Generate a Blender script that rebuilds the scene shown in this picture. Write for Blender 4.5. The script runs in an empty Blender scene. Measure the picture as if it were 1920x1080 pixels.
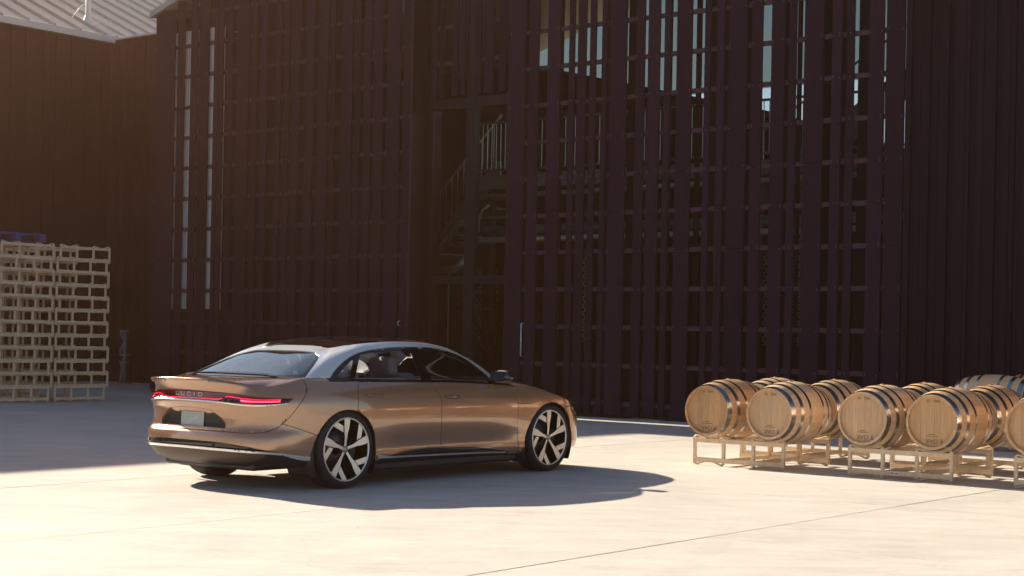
import bpy, bmesh, math, random
import numpy as np
from mathutils import Vector, Matrix
from mathutils.geometry import delaunay_2d_cdt
random.seed(7)
SC = bpy.context.scene
COL = SC.collection
PI = math.pi

# ------------------------------------------------------------------ camera
cam_d = bpy.data.cameras.new("camera")
cam = bpy.data.objects.new("camera", cam_d)
COL.objects.link(cam)
cam.matrix_world = Matrix.Translation((0, 0, 1.3976)) @ Matrix.Rotation(PI / 2, 4, 'X') @ Matrix.Rotation(0.01896, 4, 'Z')
cam_d.sensor_fit = 'HORIZONTAL'
cam_d.sensor_width = 36.0
cam_d.lens = 3050 / 1920 * 36
cam_d.shift_y = 89.7 / 1920
cam_d.clip_start = 0.1
cam_d.clip_end = 4000
SC.camera = cam

# ------------------------------------------------------------------ daylight
FY = -0.6706                                   # direction of the barn front (its long axis)
U = Vector((math.cos(FY), math.sin(FY), 0))    # along the front
NV = Vector((-math.sin(FY), math.cos(FY), 0))  # away from the camera, into the barn
LIGHT = 1.9 * U - 0.10 * NV + Vector((0, 0, -1))     # the way sunlight travels
SUN_ELEV = math.atan2(1.0, math.hypot(LIGHT.x, LIGHT.y))
SUN_AZ = math.atan2(-LIGHT.x, -LIGHT.y)        # from +Y towards +X
world = bpy.data.worlds.new("World")
SC.world = world
world.use_nodes = True
wt = world.node_tree
wt.nodes.clear()
wo = wt.nodes.new("ShaderNodeOutputWorld")
bg = wt.nodes.new("ShaderNodeBackground")
sky = wt.nodes.new("ShaderNodeTexSky")
sky.sky_type = 'NISHITA'
sky.sun_disc = False
sky.sun_elevation = SUN_ELEV
sky.sun_rotation = SUN_AZ
sky.air_density = 1.0
sky.dust_density = 0.8
bg.inputs["Strength"].default_value = 0.05
wt.links.new(sky.outputs[0], bg.inputs[0])
wt.links.new(bg.outputs[0], wo.inputs[0])
sun_d = bpy.data.lights.new("sun", 'SUN')
sun_d.energy = 4.6
sun_d.angle = math.radians(0.53)
sun_d.color = (1.0, 0.88, 0.71)
sun = bpy.data.objects.new("sun", sun_d)
COL.objects.link(sun)
sun.rotation_euler = LIGHT.to_track_quat('-Z', 'Y').to_euler()
sun.location = (-30, 30, 40)
SC.view_settings.view_transform = 'Standard'
SC.view_settings.look = 'None'
SC.view_settings.gamma = 1.0
SC.view_settings.use_curve_mapping = False
SC.view_settings.exposure = 1.35
SC.cycles.use_denoising = True
SC.cycles.max_bounces = 8
SC.cycles.transparent_max_bounces = 16
SC.cycles.volume_bounces = 0
HAZE_DENSITY = 0.0018
HAZE_G = 0.86

# ------------------------------------------------------------------ materials
MATS = {}
def mat(name, col, rough=0.6, metal=0.0, var=0.0, vscale=6.0, bump=0.0, bscale=40.0, coat=0.0, spec=0.5, perobj=0.0, stretch=None, col2=None):
    m = bpy.data.materials.new(name); m.use_nodes = True; MATS[name] = m
    nt = m.node_tree; b = nt.nodes["Principled BSDF"]
    b.inputs["Base Color"].default_value = (*col, 1); b.inputs["Roughness"].default_value = rough
    b.inputs["Metallic"].default_value = metal; b.inputs["Coat Weight"].default_value = coat
    b.inputs["Coat Roughness"].default_value = 0.03
    b.inputs["Specular IOR Level"].default_value = spec
    tc = nt.nodes.new("ShaderNodeTexCoord"); mp = nt.nodes.new("ShaderNodeMapping")
    nt.links.new(tc.outputs["Object"], mp.inputs[0])
    if stretch: mp.inputs["Scale"].default_value = stretch
    src = None
    if var > 0 or perobj > 0:
        n = nt.nodes.new("ShaderNodeTexNoise"); n.inputs["Scale"].default_value = vscale; n.inputs["Detail"].default_value = 6
        n.inputs["Roughness"].default_value = 0.65
        nt.links.new(mp.outputs[0], n.inputs["Vector"])
        r = nt.nodes.new("ShaderNodeMapRange"); r.inputs[1].default_value = 0.3; r.inputs[2].default_value = 0.7
        r.inputs[3].default_value = 1 - var; r.inputs[4].default_value = 1 + var
        nt.links.new(n.outputs[0], r.inputs[0])
        oi = nt.nodes.new("ShaderNodeObjectInfo"); r2 = nt.nodes.new("ShaderNodeMapRange")
        r2.inputs[3].default_value = 1 - perobj; r2.inputs[4].default_value = 1 + perobj
        nt.links.new(oi.outputs["Random"], r2.inputs[0])
        mu = nt.nodes.new("ShaderNodeMath"); mu.operation = 'MULTIPLY'
        nt.links.new(r.outputs[0], mu.inputs[0]); nt.links.new(r2.outputs[0], mu.inputs[1])
        mx = nt.nodes.new("ShaderNodeMix"); mx.data_type = 'RGBA'; mx.blend_type = 'MULTIPLY'; mx.inputs[0].default_value = 1
        mx.inputs[6].default_value = (*col, 1)
        nt.links.new(mu.outputs[0], mx.inputs[7]); nt.links.new(mx.outputs[2], b.inputs["Base Color"])
        src = n
    if bump > 0:
        n2 = nt.nodes.new("ShaderNodeTexNoise"); n2.inputs["Scale"].default_value = bscale; n2.inputs["Detail"].default_value = 5
        nt.links.new(mp.outputs[0], n2.inputs["Vector"])
        bp = nt.nodes.new("ShaderNodeBump"); bp.inputs["Strength"].default_value = bump; bp.inputs["Distance"].default_value = 0.01
        nt.links.new(n2.outputs[0], bp.inputs["Height"]); nt.links.new(bp.outputs[0], b.inputs["Normal"])
    return m
def emis(name, col, strength, base=(0.02, 0.0, 0.0)):
    m = mat(name, base, 0.2); b = m.node_tree.nodes["Principled BSDF"]
    b.inputs["Emission Color"].default_value = (*col, 1); b.inputs["Emission Strength"].default_value = strength
    return m
def glass(name, tint, refl=0.04, rough=0.0, gcol=(1, 1, 1), ior=1.52):
    m = bpy.data.materials.new(name); m.use_nodes = True; MATS[name] = m; nt = m.node_tree; nt.nodes.clear()
    o = nt.nodes.new("ShaderNodeOutputMaterial"); t = nt.nodes.new("ShaderNodeBsdfTransparent"); g = nt.nodes.new("ShaderNodeBsdfGlossy")
    t.inputs[0].default_value = (*tint, 1); g.inputs["Roughness"].default_value = rough; g.inputs[0].default_value = (*gcol, 1)
    fr = nt.nodes.new("ShaderNodeFresnel"); fr.inputs[0].default_value = ior
    mx = nt.nodes.new("ShaderNodeMixShader")
    mul = nt.nodes.new("ShaderNodeMath"); mul.operation = 'MULTIPLY_ADD'; mul.inputs[1].default_value = 1.0; mul.inputs[2].default_value = refl
    mul.use_clamp = True
    nt.links.new(fr.outputs[0], mul.inputs[0]); nt.links.new(mul.outputs[0], mx.inputs[0])
    nt.links.new(t.outputs[0], mx.inputs[1]); nt.links.new(g.outputs[0], mx.inputs[2]); nt.links.new(mx.outputs[0], o.inputs[0])
    return m

# ------------------------------------------------------------------ small builders
def tag(o, label=None, cat=None, group=None, kind=None):
    if label: o["label"] = label
    if cat: o["category"] = cat
    if group: o["group"] = group
    if kind: o["kind"] = kind
    return o
def empty(name, loc=(0, 0, 0), rz=0.0, parent=None):
    o = bpy.data.objects.new(name, None); o.empty_display_size = 0.2
    COL.objects.link(o); o.location = loc; o.rotation_euler = (0, 0, rz)
    if parent: o.parent = parent
    return o
def meshobj(name, me, parent=None, loc=(0, 0, 0), rot=(0, 0, 0)):
    o = bpy.data.objects.new(name, me); COL.objects.link(o); o.location = loc; o.rotation_euler = rot
    if parent: o.parent = parent
    return o
def bm_obj(name, bm, m, parent=None, smooth=False, loc=(0, 0, 0), rot=(0, 0, 0)):
    me = bpy.data.meshes.new(name)
    bmesh.ops.recalc_face_normals(bm, faces=bm.faces)
    bm.to_mesh(me); bm.free()
    for mm in (m if isinstance(m, (list, tuple)) else [m]): me.materials.append(mm)
    if smooth: me.shade_smooth()
    return meshobj(name, me, parent, loc, rot)
def add_box(bm, x0, x1, y0, y1, z0, z1, bev=0.0):
    vs = [bm.verts.new(p) for p in ((x0, y0, z0), (x1, y0, z0), (x1, y1, z0), (x0, y1, z0), (x0, y0, z1), (x1, y0, z1), (x1, y1, z1), (x0, y1, z1))]
    fs = [bm.faces.new([vs[i] for i in f]) for f in ((0, 3, 2, 1), (4, 5, 6, 7), (0, 1, 5, 4), (1, 2, 6, 5), (2, 3, 7, 6), (3, 0, 4, 7))]
    if bev > 0:
        es = list({e for f in fs for e in f.edges})
        bmesh.ops.bevel(bm, geom=es, offset=bev, segments=1, affect='EDGES', profile=0.5)
    return bm
def box(name, m, parent, x0, x1, y0, y1, z0, z1, bev=0.0):
    return bm_obj(name, add_box(bmesh.new(), x0, x1, y0, y1, z0, z1, bev), m, parent)
_boxc = {}
def cbox(name, m, parent, x0, x1, y0, y1, z0, z1, bev=0.0):
    """a box whose mesh is centred on its own object and shared by boxes of the same size"""
    k = (name, m.name, round(x1 - x0, 4), round(y1 - y0, 4), round(z1 - z0, 4), bev)
    if k not in _boxc:
        a, b_, c = (x1 - x0) / 2, (y1 - y0) / 2, (z1 - z0) / 2
        o = bm_obj(name, add_box(bmesh.new(), -a, a, -b_, b_, -c, c, bev), m, parent); _boxc[k] = o.data
    else: o = meshobj(name, _boxc[k], parent)
    o.location = ((x0 + x1) / 2, (y0 + y1) / 2, (z0 + z1) / 2)
    return o
def add_tube(bm, pts, r, seg=8, cap=True):
    pts = [Vector(p) for p in pts]; rings = []; prev = None
    for i, p in enumerate(pts):
        d = (pts[min(i + 1, len(pts) - 1)] - pts[max(i - 1, 0)]).normalized()
        ref = prev if prev is not None else (Vector((0, 0, 1)) if abs(d.z) < 0.9 else Vector((1, 0, 0)))
        a = (ref - d * ref.dot(d)); a = a.normalized() if a.length > 1e-6 else d.orthogonal().normalized(); prev = a; b = d.cross(a)
        rr = r[i] if isinstance(r, (list, tuple)) else r
        rings.append([bm.verts.new(p + (a * math.cos(t) + b * math.sin(t)) * rr) for t in (2 * PI * k / seg for k in range(seg))])
    for A, B in zip(rings, rings[1:]):
        for k in range(seg): bm.faces.new((A[k], A[(k + 1) % seg], B[(k + 1) % seg], B[k]))
    if cap: bm.faces.new(rings[0][::-1]); bm.faces.new(rings[-1])
    return bm
def tube(name, m, parent, pts, r, seg=8, smooth=True):
    o = bm_obj(name, add_tube(bmesh.new(), pts, r, seg), m, parent)
    if smooth:
        for p in o.data.polygons: p.use_smooth = len(p.vertices) == 4
    return o
def add_lathe(bm, prof, seg=48, axis='Y', closed=False, mi=None, a0=0, a1=2 * PI):
    """prof: list of (radius, pos along axis)"""
    full = abs(a1 - a0 - 2 * PI) < 1e-6; n = seg if full else seg + 1; rings = []
    for r, h_ in prof:
        ring = []
        for k in range(n):
            t = a0 + (a1 - a0) * k / seg; c, s = math.cos(t) * r, math.sin(t) * r
            ring.append(bm.verts.new({'Y': (c, h_, s), 'Z': (c, s, h_), 'X': (h_, c, s)}[axis]))
        rings.append(ring)
    pairs = list(zip(range(len(rings)), range(1, len(rings)))) + ([(len(rings) - 1, 0)] if closed else [])
    for i, j in pairs:
        for k in range(seg):
            k2 = (k + 1) % n if full else k + 1
            f = bm.faces.new((rings[i][k], rings[i][k2], rings[j][k2], rings[j][k]))
            if mi: f.material_index = mi[i]
    return rings
def add_prism(bm, poly, d0, d1, fn):
    """extrude a 2-D polygon between two depths; fn(x, y, d) -> 3-D point"""
    a = [bm.verts.new(fn(x, y, d0)) for x, y in poly]; b = [bm.verts.new(fn(x, y, d1)) for x, y in poly]
    bm.faces.new(a); bm.faces.new(b[::-1]); n = len(poly)
    for i in range(n): bm.faces.new((a[i], b[i], b[(i + 1) % n], a[(i + 1) % n]))
    return bm
def text_obj(name, body, size, m, parent, loc, rot, align='CENTER', extrude=0.001):
    cu = bpy.data.curves.new(name, 'FONT'); cu.body = body; cu.size = size; cu.align_x = align; cu.align_y = 'CENTER'; cu.extrude = extrude
    cu.materials.append(m)
    dg_o = bpy.data.objects.new(name, cu); COL.objects.link(dg_o)
    me = bpy.data.meshes.new_from_object(dg_o.evaluated_get(bpy.context.evaluated_depsgraph_get()))
    bpy.data.objects.remove(dg_o); bpy.data.curves.remove(cu)
    if not me.materials: me.materials.append(m)
    return meshobj(name, me, parent, loc, rot)
def copy_tree(o, parent=None):
    c = o.copy(); COL.objects.link(c)
    if parent: c.parent = parent
    for ch in o.children: copy_tree(ch, c)
    return c
def fw(s, n, z=0.0):          # barn coordinates (along the front, depth, height) -> world
    p = U * s + NV * n
    return (p.x, p.y, z)

def concrete(name, col):
    """cast concrete: cloudy mottling, trowel sweeps, stains, pits, a few hairline cracks; laid out in world space"""
    m = bpy.data.materials.new(name); m.use_nodes = True; MATS[name] = m; nt = m.node_tree; b = nt.nodes["Principled BSDF"]
    geo = nt.nodes.new("ShaderNodeNewGeometry")
    def noise(scale, det, rough, st=None, lo=0.35, hi=0.65, a=0.9, c=1.1):
        mp = nt.nodes.new("ShaderNodeMapping"); nt.links.new(geo.outputs["Position"], mp.inputs[0])
        if st: mp.inputs["Rotation"].default_value = (0, 0, st[0]); mp.inputs["Scale"].default_value = (st[1], st[2], 1)
        n = nt.nodes.new("ShaderNodeTexNoise"); n.inputs["Scale"].default_value = scale; n.inputs["Detail"].default_value = det; n.inputs["Roughness"].default_value = rough
        nt.links.new(mp.outputs[0], n.inputs["Vector"]); r = nt.nodes.new("ShaderNodeMapRange")
        for k, v in zip((1, 2, 3, 4), (lo, hi, a, c)): r.inputs[k].default_value = v
        nt.links.new(n.outputs[0], r.inputs[0]); return r.outputs[0], n.outputs[0]
    outs = [noise(0.33, 4, 0.6, None, 0.35, 0.65, 0.92, 1.05)[0], noise(1.3, 8, 0.7, (0.45, 1.0, 3.2), 0.38, 0.62, 0.91, 1.06)[0], noise(9, 6, 0.75, None, 0.3, 0.7, 0.94, 1.05)[0], noise(0.8, 3, 0.5, None, 0.60, 0.72, 1.0, 0.91)[0]]
    vo = nt.nodes.new("ShaderNodeTexVoronoi"); vo.feature = 'DISTANCE_TO_EDGE'; vo.inputs["Scale"].default_value = 0.16
    nd = nt.nodes.new("ShaderNodeTexNoise"); nd.inputs["Scale"].default_value = 1.1; nd.inputs["Detail"].default_value = 8
    vm = nt.nodes.new("ShaderNodeVectorMath"); vm.operation = 'MULTIPLY_ADD'; nt.links.new(nd.outputs["Color"], vm.inputs[0]); vm.inputs[1].default_value = (1.6, 1.6, 0); nt.links.new(geo.outputs["Position"], vm.inputs[2])
    nt.links.new(geo.outputs["Position"], nd.inputs["Vector"]); nt.links.new(vm.outputs[0], vo.inputs["Vector"])
    cr = nt.nodes.new("ShaderNodeMapRange"); cr.inputs[1].default_value = 0.0; cr.inputs[2].default_value = 0.0012; cr.inputs[3].default_value = 0.78; cr.inputs[4].default_value = 1.0
    nt.links.new(vo.outputs["Distance"], cr.inputs[0]); outs.append(cr.outputs[0])
    sp = nt.nodes.new("ShaderNodeTexVoronoi"); sp.inputs["Scale"].default_value = 1.9; nt.links.new(geo.outputs["Position"], sp.inputs["Vector"])
    sr = nt.nodes.new("ShaderNodeMapRange"); sr.inputs[1].default_value = 0.012; sr.inputs[2].default_value = 0.03; sr.inputs[3].default_value = 0.62; sr.inputs[4].default_value = 1.0
    nt.links.new(sp.outputs["Distance"], sr.inputs[0]); outs.append(sr.outputs[0])
    oi = nt.nodes.new("ShaderNodeObjectInfo"); r2 = nt.nodes.new("ShaderNodeMapRange"); r2.inputs[3].default_value = 0.965; r2.inputs[4].default_value = 1.03
    nt.links.new(oi.outputs["Random"], r2.inputs[0]); outs.append(r2.outputs[0])
    cur = outs[0]
    for o_ in outs[1:]:
        mu = nt.nodes.new("ShaderNodeMath"); mu.operation = 'MULTIPLY'; nt.links.new(cur, mu.inputs[0]); nt.links.new(o_, mu.inputs[1]); cur = mu.outputs[0]
    mx = nt.nodes.new("ShaderNodeMix"); mx.data_type = 'RGBA'; mx.blend_type = 'MULTIPLY'; mx.inputs[0].default_value = 1; mx.inputs[6].default_value = (*col, 1)
    nt.links.new(cur, mx.inputs[7]); nt.links.new(mx.outputs[2], b.inputs["Base Color"])
    rr = noise(1.0, 5, 0.6, None, 0.3, 0.7, 0.55, 0.8)[0]; nt.links.new(rr, b.inputs["Roughness"])
    h_ = noise(45, 6, 0.7)[1]; bp = nt.nodes.new("ShaderNodeBump"); bp.inputs["Strength"].default_value = 0.12; bp.inputs["Distance"].default_value = 0.006
    nt.links.new(h_, bp.inputs["Height"]); nt.links.new(bp.outputs[0], b.inputs["Normal"]); return m
M_conc = concrete("concrete_pale", (0.58, 0.54, 0.48))
M_ground = mat("concrete_outer", (0.42, 0.39, 0.34), 0.85, var=0.10, vscale=0.4)
M_joint = mat("joint_dark", (0.10, 0.09, 0.08), 0.9)
M_board = mat("charred_board", (0.026, 0.012, 0.025), 0.7, spec=0.12, var=0.25, vscale=5, bump=0.15, bscale=30, perobj=0.18, stretch=(6, 6, 0.5))
M_rail = mat("charred_rail", (0.068, 0.038, 0.056), 0.6, spec=0.2, var=0.2, vscale=5)
M_dark = mat("dark_backing", (0.006, 0.004, 0.005), 0.8, var=0.1)
M_frame = mat("dark_frame_metal", (0.012, 0.009, 0.010), 0.45, metal=0.4)
M_siding = mat("black_siding", (0.014, 0.007, 0.013), 0.7, spec=0.15, var=0.25, vscale=5, bump=0.2, bscale=30, perobj=0.2, stretch=(6, 6, 0.5))
M_roof = mat("pale_metal_roof", (0.64, 0.57, 0.48), 0.45, metal=0.15, var=0.05, vscale=2)
M_steel = mat("stainless_pipe", (0.50, 0.58, 0.57), 0.35, metal=0.55, var=0.1)
M_galv = mat("painted_steel", (0.24, 0.27, 0.28), 0.5, metal=0.3, var=0.15)
M_rack = mat("tan_rack_paint", (0.74, 0.57, 0.38), 0.5, var=0.16, vscale=14, perobj=0.05)
M_oak = mat("oak_stave", (0.64, 0.40, 0.21), 0.55, var=0.16, vscale=7, perobj=0.13, bump=0.06, bscale=50, stretch=(9, 0.7, 9), coat=0.12)
M_head = mat("oak_head", (0.62, 0.37, 0.185), 0.55, var=0.14, vscale=8, perobj=0.10, bump=0.05, bscale=50, stretch=(10, 10, 0.8))
M_croze = mat("oak_edge", (0.36, 0.20, 0.09), 0.6, var=0.15)
M_hoop = mat("galvanised_hoop", (0.50, 0.50, 0.50), 0.24, metal=1.0, var=0.12, vscale=12)
M_ink = mat("dark_brand_ink", (0.24, 0.14, 0.07), 0.7)
M_blue = mat("blue_plastic", (0.035, 0.065, 0.24), 0.5, var=0.15)
M_white = mat("white_paint", (0.78, 0.77, 0.74), 0.5)
M_red = mat("red_print", (0.45, 0.03, 0.04), 0.5)

# ================================================================== THE SETTING
# ------------------------------------------------------------------ ground
bm = bmesh.new()
R_ = 900
for p in ((-R_, -R_), (R_, -R_), (R_, R_), (-R_, R_)): bm.verts.new((p[0], p[1], -0.009))
bm.verts.ensure_lookup_table(); bm.faces.new(bm.verts)
ground = bm_obj("ground", bm, M_ground); tag(ground, "wide pale ground around the yard", None, None, "structure")
yard = empty("concrete_yard", (0, 0, 0), FY); tag(yard, "pale concrete yard cast in large square slabs", None, None, "structure")
G_S, G_N, PITCH, GAP = -6.05, 6.88, 3.05, 0.006
_slab = None
for i in range(-12, 8):
    for j in range(-4, 7):
        s0, n0 = G_S + i * PITCH, G_N + j * PITCH
        if n0 > 27 or (s0 + PITCH < -37): continue
        if _slab is None:
            b_ = add_box(bmesh.new(), -PITCH / 2 + GAP / 2, PITCH / 2 - GAP / 2, -PITCH / 2 + GAP / 2, PITCH / 2 - GAP / 2, -0.03, 0.0, 0.004)
            o = bm_obj("slab", b_, M_conc, yard); _slab = o.data
        else: o = meshobj("slab", _slab, yard)
        o.location = (s0 + PITCH / 2, n0 + PITCH / 2, random.uniform(-0.0012, 0.0012))

# faint tyre tracks swept across the slabs
def track_mat():
    m = bpy.data.materials.new("tyre_track"); m.use_nodes = True; nt = m.node_tree; b = nt.nodes["Principled BSDF"]; b.inputs["Base Color"].default_value = (0.16, 0.14, 0.12, 1); b.inputs["Roughness"].default_value = 0.85
    geo = nt.nodes.new("ShaderNodeNewGeometry"); n = nt.nodes.new("ShaderNodeTexNoise"); n.inputs["Scale"].default_value = 2.2; n.inputs["Detail"].default_value = 8; n.inputs["Roughness"].default_value = 0.75
    nt.links.new(geo.outputs["Position"], n.inputs["Vector"]); r = nt.nodes.new("ShaderNodeMapRange"); r.inputs[1].default_value = 0.45; r.inputs[2].default_value = 0.75; r.inputs[3].default_value = 0.0; r.inputs[4].default_value = 0.10
    nt.links.new(n.outputs[0], r.inputs[0]); nt.links.new(r.outputs[0], b.inputs["Alpha"]); return m
M_track = track_mat()
for cx, cy, r0, a0, a1, w_ in ((-1.5, 6.5, 7.8, 2.55, 3.9, 0.2), (-1.5, 6.5, 9.4, 2.5, 3.8, 0.2), (-16, 5.0, 9.5, 0.1, 0.75, 0.19), (-16, 5.0, 11.1, 0.1, 0.7, 0.19), (2.0, 24.0, 12.0, 3.9, 4.7, 0.2), (2.0, 24.0, 13.6, 3.85, 4.65, 0.2)):
    bm = bmesh.new(); pr = None
    for k in range(41):
        a = a0 + (a1 - a0) * k / 40; q = [bm.verts.new((cx + rr * math.cos(a), cy + rr * math.sin(a), 0.004)) for rr in (r0, r0 + w_)]
        if pr: bm.faces.new((pr[0], pr[1], q[1], q[0]))
        pr = q
    bm_obj("tyre_track", bm, M_track, yard)

# ------------------------------------------------------------------ the dark barn
N0 = 23.2                    # depth of the slatted front
barn = empty("dark_barn", fw(0, 0), FY)
tag(barn, "tall dark barn fronted by vertical slats over a grid of rails", "building")
def bpart(name, m, x0, x1, y0, y1, z0, z1, parent=None, bev=0.0): return cbox(name, m, parent or barn, x0, x1, y0, y1, z0, z1, bev)
SL, SR = -28.66, 2.0         # left and right end of the front
EAVE, SLOPE, SRIDGE = 8.40, 0.30, -18.0
def rake(s): return EAVE + SLOPE * (min(s, 2 * SRIDGE - s) - SL)
# boards of the two screens (start, end along the front)
SCR1 = [(-28.60, -27.96), (-27.86, -27.63), (-27.43, -27.22), (-27.16, -26.85), (-26.68, -26.56), (-26.52, -26.38), (-26.25, -26.1), (-25.96, -25.59), (-25.5, -25.34), (-25.22, -25.04), (-24.76, -24.62), (-24.51, -24.36), (-24.3, -24.07), (-23.9, -23.66), (-23.53, -23.25), (-23.17, -23.06), (-22.87, -22.56), (-22.49, -22.36), (-22.25, -22.07), (-21.99, -21.75), (-21.64, -21.29), (-21.21, -20.99)]
SCR2 = [(-18.58, -18.23), (-18.14, -17.91), (-17.71, -17.43), (-17.23, -17.11), (-17.04, -16.86), (-16.78, -16.65), (-16.52, -16.42), (-16.34, -15.99), (-15.8, -15.62), (-15.55, -15.31), (-15.22, -15.1), (-14.97, -14.67), (-14.42, -14.31), (-14.17, -14.04), (-13.95, -13.61), (-13.52, -13.32), (-13.15, -12.91), (-12.83, -12.7), (-12.56, -12.22), (-12.07, -11.9), (-11.81, -11.68), (-11.43, -11.18), (-11.14, -10.83)]
RAILZ = [0.91 + 0.6655 * k for k in range(-1, 13)]
M_boards = [M_board]
def screen(name, boards, s0, s1):
    sc = empty(name, parent=barn)
    for a, b_ in boards:
        zt = rake((a + b_) / 2) - 0.12
        dn = random.uniform(-0.006, 0.006)
        # each slat is two lengths of board butted together
        zj = random.choice([2.9, 3.57, 4.23])
        for z0, z1 in ((0.06, zj - 0.0025), (zj + 0.0025, zt)):
            cbox("board", M_board, sc, a, b_, N0 + dn, N0 + dn + 0.035, z0, z1, 0.003)
    for z in RAILZ:
        # clip the rail under the sloping top
        a = s0 if z < rake(s0) - 0.3 else max(s0, SL + (z + 0.3 - EAVE) / SLOPE)
        if a < s1: cbox("rail", M_rail, sc, a, s1, N0 + 0.043, N0 + 0.083, z - 0.04, z + 0.04, 0.004)
    return sc
scr1 = screen("slat_screen", SCR1, -28.6, -21.0)
scr2 = screen("slat_screen", SCR2, -18.58, -10.85)
# screw heads along the rails (tiny, they glint)
bm = bmesh.new()
for boards in (SCR1, SCR2):
    for a, b_ in boards:
        for z in RAILZ[1:]:
            if z > rake((a + b_) / 2) - 0.3: continue
            for s in ((a + 0.03, b_ - 0.03) if b_ - a > 0.15 else ((a + b_) / 2,)):
                for dz in (-0.018, 0.018):
                    if random.random() < 0.5: continue
                    add_box(bm, s - 0.005, s + 0.005, N0 - 0.011, N0 - 0.006, z + dz - 0.005, z + dz + 0.005)
o = bm_obj("screw_head", bm, M_galv, barn); o["kind"] = "stuff"
# a dark wall just behind the slats, with glazed openings in it
NW = N0 + 0.55
def wall(a, b_, z0, z1): return cbox("wall", M_dark, barn, a, b_, NW, NW + 0.12, z0, z1)
M_glz = glass("barn_glass", (0.88, 0.90, 0.88), 0.0, ior=1.12)
M_glt = glass("barn_glass_tinted", (0.52, 0.54, 0.50), 0.0, ior=1.2)
def glaz(a, b_, z0, z1, m=None): return cbox("window", m or M_glz, barn, a, b_, NW + 0.04, NW + 0.052, z0, z1)
TOP = 11.6
wall(-28.6, -28.35, 0, TOP); wall(-28.35, -26.5, 0, 1.85); wall(-28.35, -26.5, 7.9, TOP); wall(-26.5, -22.9, 0, TOP)
wall(-22.9, -21.2, 0, 4.6); wall(-22.9, -21.2, 8.6, TOP)
glaz(-22.9, -21.2, 4.6, 8.6, M_glt)
# opaque pale ribbed panel standing in for reflected sky behind the left slats
M_pale = mat("sky_reflection_panel", (0.8, 0.8, 0.78), 0.25, var=0.06, vscale=3)
M_pale2 = mat("sky_reflection_rib", (0.30, 0.32, 0.32), 0.3)
pp = empty("sky_reflection_panel", parent=barn)
k = 0; s = -28.35
while s < -26.5:
    wdt = (0.10, 0.05, 0.16)[k % 3]
    cbox("rib", (M_pale, M_pale2, M_pale)[k % 3], pp, s, min(s + wdt - 0.003, -26.5), N0 + (0.13 if k % 3 == 1 else 0.10), N0 + 0.17, 1.85, 7.9); s += wdt; k += 1
# right screen: glazing between dark piers
wall(-18.75, -18.62, 0, TOP)
piers = [(-18.62, -10.9)]
glaz(-18.62, -10.9, 0.85, 5.60); glaz(-18.62, -10.9, 5.603, 9.2, M_glt)
wall(-18.62, -10.9, 0.0, 0.85); wall(-18.62, -10.9, 9.2, TOP)
for g, f0, f1 in ((2, -.1, .38), (6, -.3, 1.3), (7, .28, 1.1), (10, -.2, .32), (11, .42, .78), (12, -.3, 1.3), (13, -.3, 1.3), (14, -.3, 1.3), (16, -.3, 1.3), (17, .25, .75), (18, -.2, 1.2), (19, -.3, 1.3), (20, .36, 1.1)):
    a, b_ = SCR2[g][1], SCR2[g + 1][0]; k_ = (NW - 0.1) / N0      # inner posts standing behind some of the gaps
    cbox("pier", M_dark, barn, (a + (b_ - a) * f0) * k_, (a + (b_ - a) * f1) * k_, NW - 0.12, NW - 0.08, 0, TOP)
# glazed recess between the screens
cbox("reveal", M_frame, barn, -21.0, -20.98, N0 + 0.04, N0 + 0.9, 0, TOP)
cbox("reveal", M_frame, barn, -18.66, -18.62, N0 + 0.09, N0 + 0.9, 0, TOP)
cbox("corner_trim", M_rail, barn, -20.985, -20.97, N0 - 0.012, N0 + 0.03, 0, TOP)
NR = N0 + 0.5
for a, b_ in ((-20.98, -20.80), (-19.97, -19.74), (-18.98, -18.66)):
    cbox("mullion", M_frame, barn, a, b_, NR - 0.05, NR + 0.10, 0, TOP, 0.004)
for z0, z1 in ((0, 0.55), (2.36, 2.52), (5.72, 5.92)):
    for a, b_ in ((-20.80, -19.97), (-19.74, -18.98)):
        cbox("transom", M_frame, barn, a, b_, NR - 0.03, NR + 0.06, z0, z1, 0.004)
for a, b_ in ((-20.80, -19.97), (-19.74, -18.98)):
    for z0, z1 in ((0.55, 2.36), (2.52, 5.72), (5.92, 9.6)):
        cbox("pane", M_glt if z0 > 5 else M_glz, barn, a, b_, NR + 0.01, NR + 0.02, z0, z1)
# slats in the upper part of the recess
for a, b_ in ((-20.80, -20.70), (-20.60, -20.52), (-20.30, -20.15), (-20.09, -19.97), (-19.74, -19.58), (-19.50, -19.28), (-19.14, -18.98)):
    cbox("recess_board", M_board, barn, a, b_, NR - 0.12, NR - 0.085, 5.95, 9.6, 0.003)
for z in (6.6, 7.3, 8.0, 8.7):
    for a, b_ in ((-20.80, -19.97), (-19.74, -18.98)):
        cbox("recess_rail", M_rail, barn, a, b_, NR - 0.08, NR - 0.055, z - 0.04, z + 0.04)
# black vertical siding to the right of the screens
sd = empty("black_siding", parent=barn)
cbox("sheathing", M_dark, sd, -10.82, 2.0, N0 + 0.03, N0 + 0.2, 0, TOP)
edges = [-10.80, -10.70, -10.60, -10.55, -10.40, -10.34, -10.26, -10.10, -10.02, -9.84, -9.77, -9.66, -9.55, -9.36, -9.28, -9.15, -9.07, -8.96]
while edges[-1] < 1.8: edges.append(edges[-1] + random.choice([0.07, 0.09, 0.12, 0.16, 0.18]))
for k, (a, b_) in enumerate(zip(edges, edges[1:])):
    dep = (0.055, 0.02, 0.04, 0.012)[(k * 7 + k // 3) % 4]
    cbox("siding_board", M_siding, sd, a, b_ - 0.006, N0 + 0.03 - dep, N0 + 0.03, 0.04, TOP if True else 0, 0.004)
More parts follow.
